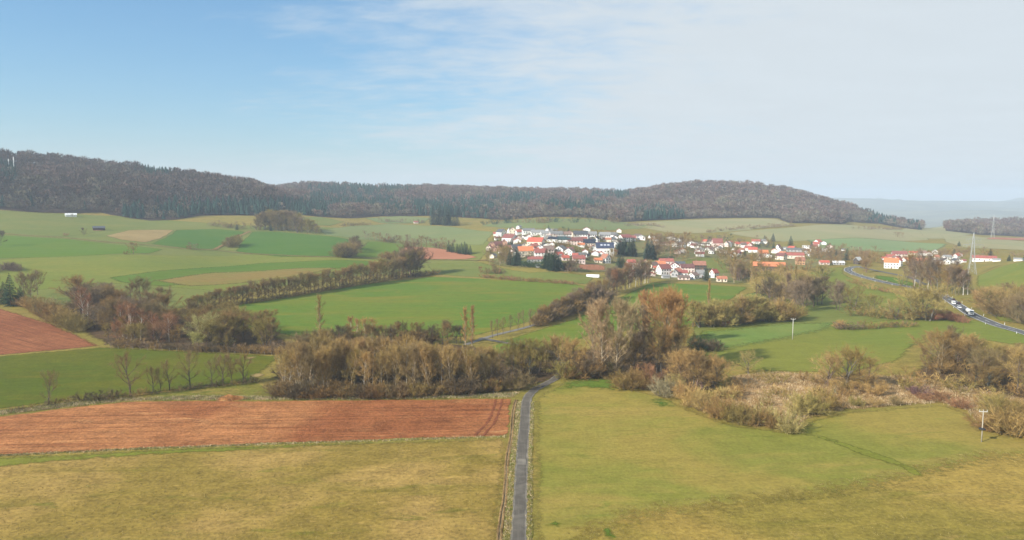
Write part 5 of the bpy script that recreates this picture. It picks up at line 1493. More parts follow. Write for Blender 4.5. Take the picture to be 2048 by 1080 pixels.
def house(u, v, wpx, hpx, ori, wall, roof, label, name='house', chim=True, wins=True, flat=False, dep=None, sky_=False, group=None):
    """wpx, hpx: how wide and tall it shows; ori: angle of the ridge to the line of sight's normal (0 eave on, 90 gable on)"""
    p = P(u, v)
    dp = depth(p)
    m = dp / FPX
    a = R(ori)
    ca, sa = abs(math.cos(a)), abs(math.sin(a))
    wpx, hpx = wpx * 1.34, hpx * 1.26
    ht = max(3.0, hpx * m * 0.95)
    ratio = dep if dep else 0.78
    L = wpx * m / max(0.35, (ca + ratio * sa))          # ridge length
    D = L * ratio
    D = max(4.0, min(D, 12.0)) if not dep else D
    if ori == 90:
        D = wpx * m
        L = D * 1.25
    phi = math.atan2(p.x, p.y)
    back = (D * ca + L * sa) / 2
    c = Vector((p.x + math.sin(phi) * back, p.y + math.cos(phi) * back, 0))
    zb = min(p.z, H(c.x, c.y))
    root = link(name, None, None, (c.x, c.y, zb), -phi + a)
    tag(root, label, 'house' if name == 'house' else name.split('_')[-1], group)
    e = ht * (0.6 if not flat else 0.97)
    x, y = L / 2, D / 2
    b = MB()
    rz = ht if not flat else e + 0.02
    b.add([(-x, -y, -2), (x, -y, -2), (x, y, -2), (-x, y, -2), (-x, -y, e), (x, -y, e), (x, y, e), (-x, y, e), (-x, 0, rz), (x, 0, rz)],
          [(0, 1, 5, 4), (2, 3, 7, 6), (1, 2, 6, 9, 5), (3, 0, 4, 8, 7), (4, 5, 9, 8), (6, 7, 8, 9)])
    wl_ = link('wall', b.mesh('wall', [WM[wall]]), root)
    b = MB()
    o, th = 0.45, 0.22
    if flat:
        b.box(-x - .2, x + .2, -y - .2, y + .2, e + 0.06, e + 0.4)
    else:
        k = (rz - e) / y
        yo, zo = y + o, e - o * k
        for s in (-1, 1):
            b.add([(-x - o, s * yo, zo + .05), (x + o, s * yo, zo + .05), (x + o, 0, rz + .05), (-x - o, 0, rz + .05),
                   (-x - o, s * yo, zo + th + .05), (x + o, s * yo, zo + th + .05), (x + o, 0, rz + th + .05), (-x - o, 0, rz + th + .05)],
                  [(0, 3, 2, 1), (4, 5, 6, 7), (0, 1, 5, 4), (1, 2, 6, 5), (3, 0, 4, 7)] if s < 0 else [(0, 1, 2, 3), (4, 7, 6, 5), (0, 4, 5, 1), (1, 5, 6, 2), (3, 7, 4, 0)])
    rf = link('roof', b.mesh('roof', [RM[roof]]), root)
    if chim and not flat:
        cx = prng.choice((-0.25, 0.2, 0.3)) * L
        link('chimney', UNIT_C, rf, (cx, 0.2, rz + 0.3), 0, (0.7, 0.7, 1.7))
    if sky_:
        for q in range(3):
            link('skylight', UNIT_S, rf, ((q - 1) * L * 0.2, -y * 0.5, (rz + e) / 2 + th + .12), 0, (L * 0.13, y * 0.35, 0.1)).rotation_euler = (math.atan(k), 0, 0)
    if wins:
        nst = 2 if e > 4.4 else 1
        nx = max(2, min(5, int(L / 2.6)))
        for s in range(nst):
            zc = 1.6 + s * 2.7 if nst == 2 else e * 0.55
            for q in range(nx):
                xc = -x + L * (q + 0.5) / nx
                if s == 0 and q == nx // 2:
                    link('door', UNIT_D, root, (xc, -y - 0.01, 1.05), 0, (1.0, 0.12, 2.1))
                else:
                    link('window', UNIT_W, root, (xc, -y - 0.01, zc), 0, (1.15, 0.1, 1.3))
            for gx in (-1, 1):
                for q in range(2):
                    link('window', UNIT_W, root, (gx * (x + 0.01), -y + D * (q + 0.5) / 2, zc), 0, (0.1, 1.1, 1.3))
        if not flat:
            for gx in (-1, 1):
                link('window', UNIT_W, root, (gx * (x + 0.01), 0, e + (rz - e) * 0.3), 0, (0.1, 1.0, 1.2))
    return root


HS = [  # u, v, width px, height px, ridge angle, wall, roof
    (1003, 473, 17, 12, -55, 'w', 's'), (1025, 469, 11, 12, 90, 'c', 'n'), (1038, 458, 9, 6, 60, 'w', 'g'), (1057, 468, 20, 9, 8, 'w', 'g'), (1075, 471, 21, 9, 5, 'w', 'g'), (1093, 474, 20, 10, 10, 'w', 'g'), (1112, 476, 21, 11, 12, 'w', 'g'),
    (1020, 487, 25, 15, -40, 'w', 'm'), (1045, 479, 12, 7, 80, 'w', 'n'), (1057, 479, 11, 6, 20, 'w', 's'), (1072, 495, 28, 16, -20, 'c', 'r'), (1080, 484, 20, 7, 10, 'c', 'g'), (984, 493, 9, 8, 90, 't', 'n'), (1008, 492, 10, 10, 90, 't', 'm'),
    (978, 501, 9, 9, 80, 'c', 'm'), (988, 503, 8, 8, 90, 't', 'm'), (996, 498, 14, 12, 15, 't', 'm'), (1017, 507, 20, 13, 10, 'w', 'm'), (1033, 505, 16, 13, 10, 'w', 's'), (1049, 497, 10, 9, 90, 'c', 'n'), (1051, 514, 24, 17, 6, 'c', 'o'),
    (1068, 506, 11, 10, 75, 'w', 'n'), (1081, 501, 14, 9, 85, 'w', 'g'), (1081, 516, 20, 15, 6, 'w', 'm'), (1097, 510, 17, 15, 12, 'p', 'n'), (1070, 525, 24, 9, 4, 'g', 'r'), (1120, 537, 8, 13, 90, 'p', 'n'), (1076, 535, 7, 4, 0, 'w', 'g'),
    (1101, 464, 9, 5, 0, 'w', 'g'), (1111, 464, 8, 5, 30, 'w', 'g'), (1129, 477, 21, 11, 8, 'w', 'n'), (1107, 485, 18, 9, -20, 'w', 'd'), (1127, 487, 22, 11, 6, 'w', 'k'), (1150, 491, 24, 13, 5, 'p', 'm'), (1161, 478, 22, 13, 5, 'w', 's'),
    (1181, 478, 19, 12, 6, 'w', 'g'), (1177, 497, 20, 15, 8, 'c', 'd'), (1192, 484, 11, 9, 70, 'w', 'd'), (1209, 479, 18, 12, 8, 'w', 'g'), (1224, 477, 20, 10, -35, 'w', 'g'), (1236, 484, 20, 5, 4, 'w', 'g'), (1228, 495, 12, 10, 90, 'w', 'g'),
    (1209, 511, 28, 21, 6, 'w', 'd'), (1121, 508, 20, 13, 70, 'w', 'g'), (1139, 512, 17, 13, 75, 'w', 'n'), (1163, 514, 16, 7, 10, 'w', 'g'), (1117, 519, 16, 12, 40, 'c', 'r'), (1130, 522, 13, 9, 20, 'p', 'r'), (1157, 527, 20, 13, 8, 'p', 'm'),
    (1211, 527, 16, 15, -50, 'w', 'o'), (1196, 526, 13, 8, 10, 'c', 'o'), (1174, 515, 7, 6, 45, 'w', 's'), (1250, 484, 22, 12, 35, 'w', 'm'), (1282, 480, 12, 8, 90, 'w', 'g'), (1300, 477, 6, 5, 60, 'w', 'g'), (1308, 477, 6, 5, 90, 'w', 'g'),
    (1347, 485, 13, 8, 90, 'w', 'g'), (1358, 484, 8, 5, 0, 'w', 'w'), (1350, 494, 11, 8, 80, 'w', 'n'), (1383, 494, 13, 10, 90, 'w', 'n'), (1262, 534, 14, 12, 20, 'p', 'r'), (1281, 536, 12, 10, 75, 'c', 'n'), (1269, 540, 9, 8, 60, 'w', 'n'),
    (1291, 531, 10, 9, 90, 'c', 'r'), (1306, 538, 16, 11, 40, 'c', 'n'), (1320, 536, 16, 11, 5, 'c', 'o'), (1332, 530, 22, 10, 8, 'p', 'r'), (1327, 550, 23, 17, 35, 'w', 'm'), (1349, 541, 13, 13, 90, 'w', 'm'), (1359, 532, 16, 7, 3, 'w', 's'),
    (1331, 557, 13, 5, 20, 'g', 'g'), (1350, 555, 11, 13, 85, 'g', 'n'), (1374, 545, 22, 13, 10, 'p', 'm'), (1363, 553, 18, 10, 10, 'w', 'm'), (1367, 560, 18, 7, 5, 'p', 'n'), (1387, 559, 17, 11, 60, 'w', 'n'), (1398, 541, 20, 15, 8, 'b', 'o'),
    (1400, 556, 13, 13, 10, 'g', 'g'), (1428, 556, 14, 14, 55, 'w', 'r'), (1443, 564, 16, 9, 10, 'c', 'o'), (1407, 491, 18, 4, 2, 'w', 'g'), (1434, 498, 17, 17, 15, 'p', 'r'), (1400, 504, 13, 6, 20, 'w', 'g'), (1416, 501, 8, 6, 90, 'w', 'n'),
    (1423, 508, 9, 7, 80, 'w', 'n'), (1454, 494, 10, 9, 70, 'p', 'n'), (1447, 506, 12, 4, 10, 'w', 'g'), (1469, 503, 8, 6, 60, 'w', 's'), (1484, 494, 22, 8, 8, 'c', 'r'), (1500, 497, 9, 9, 80, 'p', 'r'), (1508, 502, 7, 6, 30, 'w', 'g'),
    (1526, 515, 16, 12, 15, 'p', 'o'), (1538, 516, 9, 7, 85, 'w', 'n'), (1519, 523, 10, 11, 60, 'c', 'r'), (1562, 520, 17, 11, -30, 'c', 'm'), (1589, 518, 28, 10, 8, 'c', 'r'), (1613, 508, 9, 6, 85, 'w', 'm'), (1620, 513, 10, 6, 60, 'w', 'n'),
    (1600, 530, 14, 13, 15, 'o', 'o'), (1568, 550, 12, 15, 50, 'w', 'n'), (1611, 499, 10, 6, 0, 'w', 'w'), (1573, 499, 10, 4, 10, 'w', 'g'), (1590, 504, 26, 6, 4, 'g', 'g'), (1633, 508, 11, 9, 50, 'w', 'm'), (1648, 503, 5, 5, 30, 'w', 'g'),
    (1656, 503, 7, 5, 0, 'w', 'g'), (1664, 502, 6, 4, 60, 'w', 'g'), (1648, 530, 15, 7, 15, 'p', 'r'), (1676, 530, 18, 6, 12, 'g', 'w'), (1715, 529, 12, 12, 60, 'b', 'w'), (1687, 502, 6, 4, 20, 'w', 'g'), (1780, 520, 14, 9, 10, 'p', 'r'),
    (1798, 516, 22, 11, 10, 'p', 'r'), (1828, 510, 15, 6, 8, 'c', 'r'), (1838, 529, 33, 10, 4, 'p', 'o'), (1863, 529, 18, 10, -60, 'w', 's'), (1888, 529, 16, 10, -65, 'w', 's'), (1894, 519, 14, 7, 30, 'w', 'g'), (1870, 508, 8, 7, 90, 'w', 'g'),
    (1912, 527, 14, 8, -60, 'w', 's'), (1927, 525, 7, 5, 40, 'w', 'm'), (1968, 523, 32, 9, 4, 'w', 'r'), (1993, 523, 10, 3, 0, 'w', 'g'), (2038, 522, 14, 4, 3, 'w', 'g')]


def zone(u, v):
    if u > 1700:
        return 'hamlet behind main road'
    if u >= 1500:
        return 'farms right of village'
    if u >= 1255:
        return 'cluster nearest green field' if v > 524 else 'upper village right of spruces'
    if v <= 481:
        return 'hillside village top rows'
    if v <= 500:
        return 'hillside village middle rows'
    return 'hillside village lowest rows'


byz = {}
for h_ in sorted(HS):
    byz.setdefault(zone(h_[0], h_[1]), []).append(h_)
for zn, lst in byz.items():
    for i, (u, v, wp, hp, ori, wa, ro) in enumerate(lst):
        fl = ro == 'w' and wa == 'w'
        house(u, v, wp, hp, ori, wa, ro, '%s house with %s roof, %s from the left, %s' % (WALLS[wa][0], ROOFS[ro][0], ORD[i], zn), chim=hp > 7, wins=hp > 5, flat=fl, sky_=(u, v) == (1209, 511), group='houses of the ' + zn)
for zn, u0, u1, v0, v1, n in (('hillside village', 985, 1250, 464, 520, 52), ('cluster nearest green field', 1258, 1395, 530, 556, 16), ('upper village right of spruces', 1335, 1660, 486, 514, 44), ('village edge beside the spruce stands', 1258, 1345, 476, 492, 9), ('hamlet behind main road', 1760, 1930, 510, 526, 12)):
    for k in range(n):
        house(prng.uniform(u0, u1), prng.uniform(v0, v1), prng.uniform(7, 13), prng.uniform(5, 9), prng.choice((0, 10, 20, 60, 90, 90, -30)), prng.choice('wwwcwpw'), prng.choice('rrommgnr'), 'small outbuilding squeezed between the houses of the ' + zn, 'outbuilding', False, False, group='outbuildings of the ' + zn)
house(1536, 543, 48, 15, 3, 'b', 'o', 'long orange roofed barn, the largest roof in front of the village', 'barn', False, False, dep=0.32)
house(1782, 537, 20, 17, 4, 'w', 'o', 'tall white farmhouse with an orange roof by the side road', 'house')
house(1793, 533, 16, 16, 80, 'w', 'r', 'white gabled wing standing behind the tall white farmhouse', 'house')
house(198, 461, 16, 7, 4, 'b', 's', 'dark hut with pale end wall on the left slope', 'hut', False, False, dep=0.5)
house(142, 434, 15, 6, 4, 'w', 'w', 'small white tent on the upland pasture', 'tent', False, False, dep=0.5)
house(832, 447, 7, 4, 10, 'p', 'r', 'tiny red roofed shed below the middle ridge', 'shed', False, False)
S('yard', [(182, 462), (190, 459), (216, 458), (205, 462)], SOILPINK, 3, 'pale earth yard in front of the dark hut', 0.3)

# ------------------------------------------------------------------ pylons, poles, masts
STEEL = plain_mat('galvanised_steel', (0.34, 0.35, 0.34, 1), 0.1, 0.4, 0.5, 0.3)
POLEW = plain_mat('weathered_pole', (0.36, 0.32, 0.25, 1), 0.2, 1.0, 0.85)
POLEWH = plain_mat('white_pole_paint', (0.5, 0.48, 0.43, 1), 0.08, 1.0, 0.6)
BLACK = plain_mat('black_rubber', (0.025, 0.025, 0.027, 1), 0.2, 2.0, 0.7)
WHITE = plain_mat('white_paint', (0.78, 0.78, 0.77, 1), 0.05, 0.5, 0.35, 0, 0.5)
REFL = plain_mat('red_reflector', (0.45, 0.03, 0.02, 1), 0.1, 2.0, 0.3)


def pylon(u, v, hpx, label, th=0.16, base=3.6):
    p = P(u, v)
    h = hpx * depth(p) / FPX
    root = link('electricity_pylon', None, None, (p.x, p.y, p.z), R(-20))
    tag(root, label, 'pylon', 'electricity pylons')
    lv = [0, 0.16, 0.3, 0.42, 0.53, 0.62, 0.70, 0.77, 0.84, 0.90]
    hw = lambda t: base * (1 - t) ** 1.15 * 0.92 + 0.42 if t < 0.66 else 1.42 - (t - 0.66) * 3.4
    hw = lambda t: np.interp(t, [0, 0.3, 0.62, 0.84, 1.0], [base, base * 0.55, base * 0.33, base * 0.2, 0.05])
    for sx in (-1, 1):
        for sy in (-1, 1):
            b = MB()
            b.tube([(sx * hw(t), sy * hw(t), t * h - (0.5 if t == 0 else 0)) for t in lv + [1.0]], [th * 1.25] * 11, 4)
            link('leg', b.mesh('leg', [STEEL]), root)
    br = MB()
    for a, c in zip(lv[:-1], lv[1:]):
        for k in range(4):
            q = [(-1, -1), (1, -1), (1, 1), (-1, 1)]
            x0, y0 = q[k]
            x1, y1 = q[(k + 1) % 4]
            wa, wc = hw(a), hw(c)
            br.tube([(x0 * wa, y0 * wa, a * h), (x1 * wc, y1 * wc, c * h)], [th * .55] * 2, 4)
            br.tube([(x1 * wa, y1 * wa, a * h), (x0 * wc, y0 * wc, c * h)], [th * .55] * 2, 4)
            br.tube([(x0 * wc, y0 * wc, c * h), (x1 * wc, y1 * wc, c * h)], [th * .55] * 2, 4)
    link('lattice', br.mesh('lattice', [STEEL]), root)
    for t, arm in ((0.70, h * 0.21), (0.83, h * 0.15)):
        b = MB()
        w = hw(t)
        for sx in (-1, 1):
            for sy in (-1, 1):
                b.tube([(sx * w, sy * w, t * h), (sx * arm, 0, t * h + 0.4)], [th * .8] * 2, 4)
                b.tube([(sx * w, sy * w, t * h + h * 0.035), (sx * arm, 0, t * h + 0.45)], [th * .6] * 2, 4)
            for f in (0.3, 0.5, 0.7):
                x = sx * (w + (arm - w) * f)
                ww = w * (1 - f)
                b.tube([(x, -ww, t * h + .2), (x, ww, t * h + .2)], [th * .5] * 2, 4)
                b.tube([(x, ww, t * h + .2), (x, 0, t * h + h * 0.035 * (1 - f) + .3)], [th * .5] * 2, 4)
        ar = link('cross_arm', b.mesh('cross_arm', [STEEL]), root)
        for sx in (-1, 1):
            for f in (1.0, 0.6):
                b = MB()
                b.tube([(sx * (w + (arm - w) * f), 0, t * h + .3), (sx * (w + (arm - w) * f), 0, t * h - 1.6)], [0.09, 0.09], 5)
                link('insulator', b.mesh('insulator', [STEEL]), ar)
    return root


pylon(1943, 549, 84, 'tall grey lattice pylon standing on the green hill edge', 0.13, 3.5)
pylon(1985, 476, 46, 'far hazy lattice pylon standing on the pink soil strip', 0.14, 3.0)


def pole(u, v, hpx, mat, label, bar=True, guard=False, lean=0.0):
    p = P(u, v)
    h = hpx * depth(p) / FPX
    root = link('utility_pole', None, None, (p.x, p.y, p.z))
    root.rotation_euler = (0, lean, R(-8))
    tag(root, label, 'pole')
    b = MB()
    b.tube([(0, 0, -0.5), (0, 0, h)], [0.19, 0.13], 8, cap=True)
    link('shaft', b.mesh('shaft', [mat], True), root)
    if bar:
        b = MB()
        b.box(-1.15, 1.15, -.09, .09, h - 0.35, h - 0.15)
        ar = link('cross_arm', b.mesh('cross_arm', [POLEWH]), root)
        for x in (-1.0, 0.0, 1.0):
            b = MB()
            b.tube([(x, 0, h - 0.15), (x, 0, h + 0.05), (x, 0, h + 0.12), (x, 0, h + 0.3)], [0.05, 0.05, 0.11, 0.08], 6, cap=True)
            link('insulator', b.mesh('insulator', [POLEWH]), ar)
    if guard:
        b = MB()
        zc = h * 0.42
        b.tube([(0, 0, zc - .12), (0, 0, zc - .1), (0, 0, zc + .16), (0, 0, zc + .3)], [0.25, 0.95, 0.8, 0.2], 12, cap=True)
        link('dark_collar', b.mesh('dark_collar', [BLACK], True), root)
    return root


pole(1585, 679, 42, POLEWH, 'slim white utility pole with a crossbar in the green field')
pole(1963, 884, 64, POLEW, 'weathered wooden utility pole with a dark collar near the right frame edge', True, True)


def mast(u, v, hpx, label):
    p = P(u, v)
    h = hpx * depth(p) / FPX
    root = link('radio_mast', None, None, (p.x, p.y, p.z))
    tag(root, label, 'mast', 'radio masts on the left hill')
    b = MB()
    b.tube([(0, 0, -1), (0, 0, h * .8), (0, 0, h)], [0.75, 0.6, 0.5], 6, cap=True)
    link('shaft', b.mesh('shaft', [WHITE], True), root)
    for t in (0.84, 0.93):
        for k in range(3):
            b = MB()
            a = k * 2.094
            b.box(-.35, .35, 0.7, 1.0, t * h - 1.3, t * h + 1.3)
            o = link('antenna', b.mesh('antenna', [WHITE]), root, None, a)
            o.rotation_euler = (0, 0, a)


# masts rise out of the hill wood: their feet stand on the slope under the trees
mast(29, 350, 36, 'taller white radio mast rising from the left hill wood')
mast(18, 338, 20, 'shorter white radio mast on the left hill brow')

# ------------------------------------------------------------------ vehicles on the main road
TYRE = BLACK
RIM = plain_mat('wheel_rim', (0.4, 0.4, 0.42, 1), 0.1, 2, 0.35, 0.8)
LAMP = plain_mat('headlamp_glass', (0.75, 0.77, 0.8, 1), 0.05, 2, 0.15, 0, 0.6)
TAIL = plain_mat('tail_lamp', (0.5, 0.03, 0.02, 1), 0.05, 2, 0.2)


def paint(name, c):
    m, nt, nd, lk, bs = new_mat(name)
    n1 = noise(nd, lk, nd.new('ShaderNodeTexCoord').outputs['Object'], 1.5, 3, 0.6)
    lk.new(mixrgb(nd, lk, maprange(nd, lk, n1, 0.3, 0.8, 0, 0.25), c, tuple(x * 0.75 + 0.03 for x in c[:3]) + (1,)), bs.inputs['Base Color'])
    bs.inputs['Roughness'].default_value = 0.3
    bs.inputs['Coat Weight'].default_value = 0.4
    return m


CARP = {'black': paint('black_car_paint', (0.015, 0.016, 0.018, 1)), 'white': paint('white_car_paint', (0.75, 0.75, 0.74, 1)), 'silver': paint('silver_car_paint', (0.42, 0.43, 0.45, 1)), 'grey': paint('dark_grey_car_paint', (0.06, 0.065, 0.07, 1))}


def loft(sec, mat, name):
    """closed body from cross sections along x: each (x, half width low, half width high, z low, z shoulder, z high)"""
    V, F = [], []
    for x, w0, w1, z0, zs, z1 in sec:
        V += [(x, -w0, z0), (x, -w0, zs), (x, -w1, z1), (x, w1, z1), (x, w0, zs), (x, w0, z0)]
    for i in range(len(sec) - 1):
        a = i * 6
        for k in range(6):
            k2 = (k + 1) % 6
            F.append((a + k, a + k2, a + 6 + k2, a + 6 + k))
    F.append((0, 1, 2, 3, 4, 5))
    n = (len(sec) - 1) * 6
    F.append((n + 5, n + 4, n + 3, n + 2, n + 1, n))
    b = MB()
    b.add(V, F)
    return b.mesh(name, [mat])


def wheel_meshes(r, w):
    b = MB()
    b.tube([(0, -w / 2, 0), (0, -w * .4, 0), (0, w * .4, 0), (0, w / 2, 0)], [r * .86, r, r, r * .86], 14, cap=True)
    t = b.mesh('tyre', [TYRE], False)
    b = MB()
    b.tube([(0, -w / 2 - .02, 0), (0, w / 2 + .02, 0)], [r * .6, r * .6], 10, cap=True)
    return t, b.mesh('rim', [RIM])


WT, WR = wheel_meshes(0.32, 0.21)
TT, TR = wheel_meshes(0.52, 0.32)


def place_on_road(u, v, side, toward):
    """point of the road nearest pixel (u, v), its lane side, and the heading"""
    q = P(u, v).xy
    i = min(range(len(main_c)), key=lambda k: (main_c[k] - q).length)
    t = (main_c[min(i + 1, len(main_c) - 1)] - main_c[max(i - 1, 0)]).normalized()
    nr = Vector((t.y, -t.x))
    c = main_c[i] + nr * side
    d = -t if toward else t
    return Vector((c.x, c.y, H(c.x, c.y) + 0.19 + c.length * 0.00012)), math.atan2(d.y, d.x)


def wheels(root, xs, y, r, t, m, z=None):
    for x in xs:
        for s in (-1, 1):
            w = link('wheel', None, root, (x, s * y, r if z is None else z))
            link('tyre', t, w)
            link('rim', m, w)


def car(u, v, color, toward, label, van=False):
    p, hd = place_on_road(u, v, 1.75 if not toward else -1.75, toward)
    root = link('van' if van else 'car', None, None, p, hd)
    tag(root, label, 'van' if van else 'car', 'vehicles on the main road')
    pm = CARP[color]
    if van:
        body = [(-2.5, .92, .86, .35, 1.1, 1.95), (-2.3, .97, .9, .3, 1.2, 2.1), (0.9, .97, .9, .3, 1.2, 2.12), (1.5, .97, .84, .3, 1.15, 1.85), (2.05, .95, .85, .3, 1.0, 1.2), (2.5, .9, .8, .33, .8, .98), (2.6, .82, .7, .4, .7, .85)]
        glass = [(0.95, .93, .84, 1.2, 1.25, 1.98), (1.55, .92, .8, 1.18, 1.22, 1.8), (2.03, .88, .8, 1.1, 1.14, 1.26)]
    else:
        body = [(-2.15, .78, .7, .4, .75, .92), (-2.0, .86, .8, .3, .8, 1.0), (-1.2, .89, .84, .27, .82, 1.0), (1.0, .89, .84, .27, .82, .98), (1.8, .86, .78, .28, .7, .86), (2.1, .78, .66, .36, .6, .74)]
        glass = [(-1.75, .76, .66, .97, 1.0, 1.08), (-1.2, .8, .62, .97, 1.02, 1.4), (-.2, .82, .62, .97, 1.02, 1.46), (.4, .82, .6, .97, 1.02, 1.42), (1.15, .78, .66, .95, .97, 1.0)]
    link('body', loft(body, pm, 'body'), root)
    cb = link('windows' if not van else 'windscreen', loft(glass, GLASS, 'windows'), root)
    b = MB()
    if van:
        b.box(-2.2, 0.85, -.86, .86, 2.1, 2.15)
    else:
        b.box(-1.15, 0.35, -.6, .6, 1.42, 1.49)
    link('roof', b.mesh('roof', [pm]), root)
    wheels(root, (-1.3, 1.35) if not van else (-1.5, 1.6), .82, .32, WT, WR)
    xf = 2.62 if van else 2.12
    for s in (-1, 1):
        b = MB(); b.box(-.05, .03, -.18, .18, -.08, .08)
        link('headlight', b.mesh('headlight', [LAMP]), root, (xf - .12, s * .58, .68 if not van else .82))
        link('tail_light', b.mesh('tail_light', [TAIL]), root, (-2.14 if not van else -2.5, s * .62, .82 if not van else 1.0))
    return root


car(1879, 588, 'grey', False, 'dark grey car driving away, farthest of the cars on the main road')
car(1892, 594, 'silver', False, 'silver car driving away behind the farthest dark grey one')
car(1906, 602, 'black', False, 'black car driving away beside the white van')
car(1917, 608, 'black', False, 'black car driving away, rearmost in the far lane')
car(1903, 609, 'white', True, 'white van coming down the near lane', True)
car(1912, 616, 'white', True, 'white car coming down the near lane behind the black one')
car(1920, 623, 'black', True, 'black car following close behind the tanker truck')

p, hd = place_on_road(1936, 629, -1.75, True)
tr = link('tanker_truck', None, None, p, hd)
tag(tr, 'white tanker truck coming down the main road ahead of the cars', 'truck', 'vehicles on the main road')
WP = CARP['white']
link('cab', loft([(2.35, 1.22, 1.12, .75, 2.0, 3.1), (2.6, 1.25, 1.2, .6, 2.0, 3.3), (3.9, 1.25, 1.18, .5, 1.9, 3.25), (4.35, 1.24, 1.1, .5, 1.6, 2.9), (4.5, 1.2, 1.1, .55, 1.4, 1.75)], WP, 'cab'), tr)
b = MB(); b.add([(4.52, -1.08, 1.78), (4.52, 1.08, 1.78), (4.4, 1.0, 2.85), (4.4, -1.0, 2.85), (4.46, -1.1, 1.76), (4.46, 1.1, 1.76), (4.33, 1.02, 2.88), (4.33, -1.02, 2.88)], [(0, 1, 2, 3), (4, 7, 6, 5), (0, 4, 5, 1), (1, 5, 6, 2), (2, 6, 7, 3), (3, 7, 4, 0)])
link('windscreen', b.mesh('windscreen', [GLASS]), tr)
for s in (-1, 1):
    b = MB(); b.box(2.9, 3.9, s * 1.25 - .02, s * 1.25 + .02, 1.95, 2.7)
    link('side_window', b.mesh('side_window', [GLASS]), tr)
    b = MB(); b.box(4.45, 4.56, s * .85 - .22, s * .85 + .22, .72, .98)
    link('headlight', b.mesh('headlight', [LAMP]), tr)
    b = MB(); b.box(4.1, 4.2, s * 1.38 - .08, s * 1.38 + .08, 1.9, 2.6)
    link('mirror', b.mesh('mirror', [BLACK]), tr)
b = MB(); b.box(4.48, 4.58, -.75, .75, 1.0, 1.45)
link('grille', b.mesh('grille', [BLACK]), tr)
b = MB(); b.box(-4.6, 2.4, -.45, .45, .7, 1.0); b.box(-4.3, 2.2, -1.15, 1.15, 1.0, 1.12)
link('chassis', b.mesh('chassis', [BLACK]), tr)
b = MB()
xs_ = [-4.55, -4.4, -4.0, -2.0, 0, 1.6, 2.0, 2.15]
rs_ = [0.5, 0.85, 1.12, 1.22, 1.22, 1.12, 0.85, 0.5]
b.tube([(x, 0, 2.3) for x in xs_], rs_, 18, cap=True)
tk = link('tank', b.mesh('tank', [WP], True), tr)
for x in (-3.0, -1.0, 1.0):
    b = MB(); b.tube([(x, 0, 3.45), (x, 0, 3.68)], [.28, .28], 10, cap=True)
    link('hatch', b.mesh('hatch', [RIM]), tk)
wheels(tr, (-3.6, -2.3, 3.3), 1.02, .52, TT, TR)

# delineator posts along the road edge
k = 0
posts = []
for i in range(4, len(main_c) - 4, 9):
    for side in (-1, 1):
        t = (main_c[i + 1] - main_c[i - 1]).normalized()
        nr = Vector((t.y, -t.x))
        c = main_c[i] + nr * side * 5.0
        uu, vv = proj(c.x, c.y, H(c.x, c.y))
        if 1690 < uu < 2055:
            posts.append((uu, c))
b = MB()
b.tube([(0, 0, -.3), (0, 0, 1.0), (0.02, 0, 1.15)], [.12, .115, .1], 6, cap=True)
PM = b.mesh('post', [WHITE])
b = MB(); b.tube([(0, 0, .78), (0, 0, .98)], [.125, .122], 6, cap=True)
PB = b.mesh('black_band', [BLACK])
for i, (uu, c) in enumerate(sorted(posts, key=lambda q: q[0])):
    r_ = link('delineator_post', None, None, (c.x, c.y, H(c.x, c.y) + 0.05))
    tag(r_, 'white delineator post beside the main road, %s from the left' % ORD[i], 'post', 'delineator posts along the main road')
    link('post', PM, r_)
    link('black_band', PB, r_)

# fence posts below the left wood
FP = MB(); FP.tube([(0, 0, -.2), (0, 0, 1.3)], [.09, .08], 5, cap=True)
FPM = FP.mesh('fence_post', [POLEW])
for i in range(26):
    u = 222 + i * 14.6
    p = P(u, 697 + (u - 222) * 0.04)
    tag(link('fence_post', FPM, None, p), 'pale fence post below the left wood, %s from the left' % ORD[i], 'post', 'fence posts below the left wood')

# ------------------------------------------------------------------ small things
def mound(name, u, v, wpx, hpx, mat, label, cat):
    p = P(u, v)
    m = depth(p) / FPX
    w, h = wpx * m / 2, hpx * m * 1.05
    rg = np.random.default_rng(3)
    V, F = [], []
    na, nr_ = 28, 7
    for j in range(nr_ + 1):
        for k in range(na):
            a = 2 * math.pi * k / na
            r = w * (1 - j / nr_) * (1 + 0.12 * math.sin(3 * a + 1) + 0.08 * math.sin(7 * a))
            x, y = r * math.cos(a), r * math.sin(a) * 0.55
            z = h * (math.sin(math.pi / 2 * j / nr_)) ** 1.2 * (1 + rg.uniform(-.1, .1)) * (0.85 + 0.15 * math.sin(2 * a + j * .5))
            V.append((x, y, H(p.x + x, p.y + y) - p.z - 0.1 + z))
    for j in range(nr_):
        for k in range(na):
            F.append((j * na + k, j * na + (k + 1) % na, (j + 1) * na + (k + 1) % na, (j + 1) * na + k))
    tag(link(name, npmesh(name, V, F, [mat], smooth=False), None, p), label, cat)


MUCK = field_mat('heaped_soil', alb(176, 128, 82), alb(150, 104, 64), alb(190, 160, 116), 0.0, 0.4, 0.8, 2, 0.6, None, 0.6, 1.0, soft=0.0)
mound('soil_heap', 462, 798, 66, 9, MUCK, 'low heap of orange soil at the edge of the ploughed field', 'heap')
S('bare_patch', [(350, 800), (380, 794), (430, 792), (440, 799), (400, 801)], TAN, 3, 'pale straw patch beside the soil heap', 0.4)
S('bare_patch', [(484, 716), (498, 713), (515, 714), (510, 719), (490, 720)], TAN, 3, 'small pale bare patch in the mottled green field', 0.3)
S('bare_patch', [(496, 750), (524, 745), (535, 750), (520, 757), (500, 756)], TAN, 3, 'pale bare patch at the left end of the thicket', 0.3)

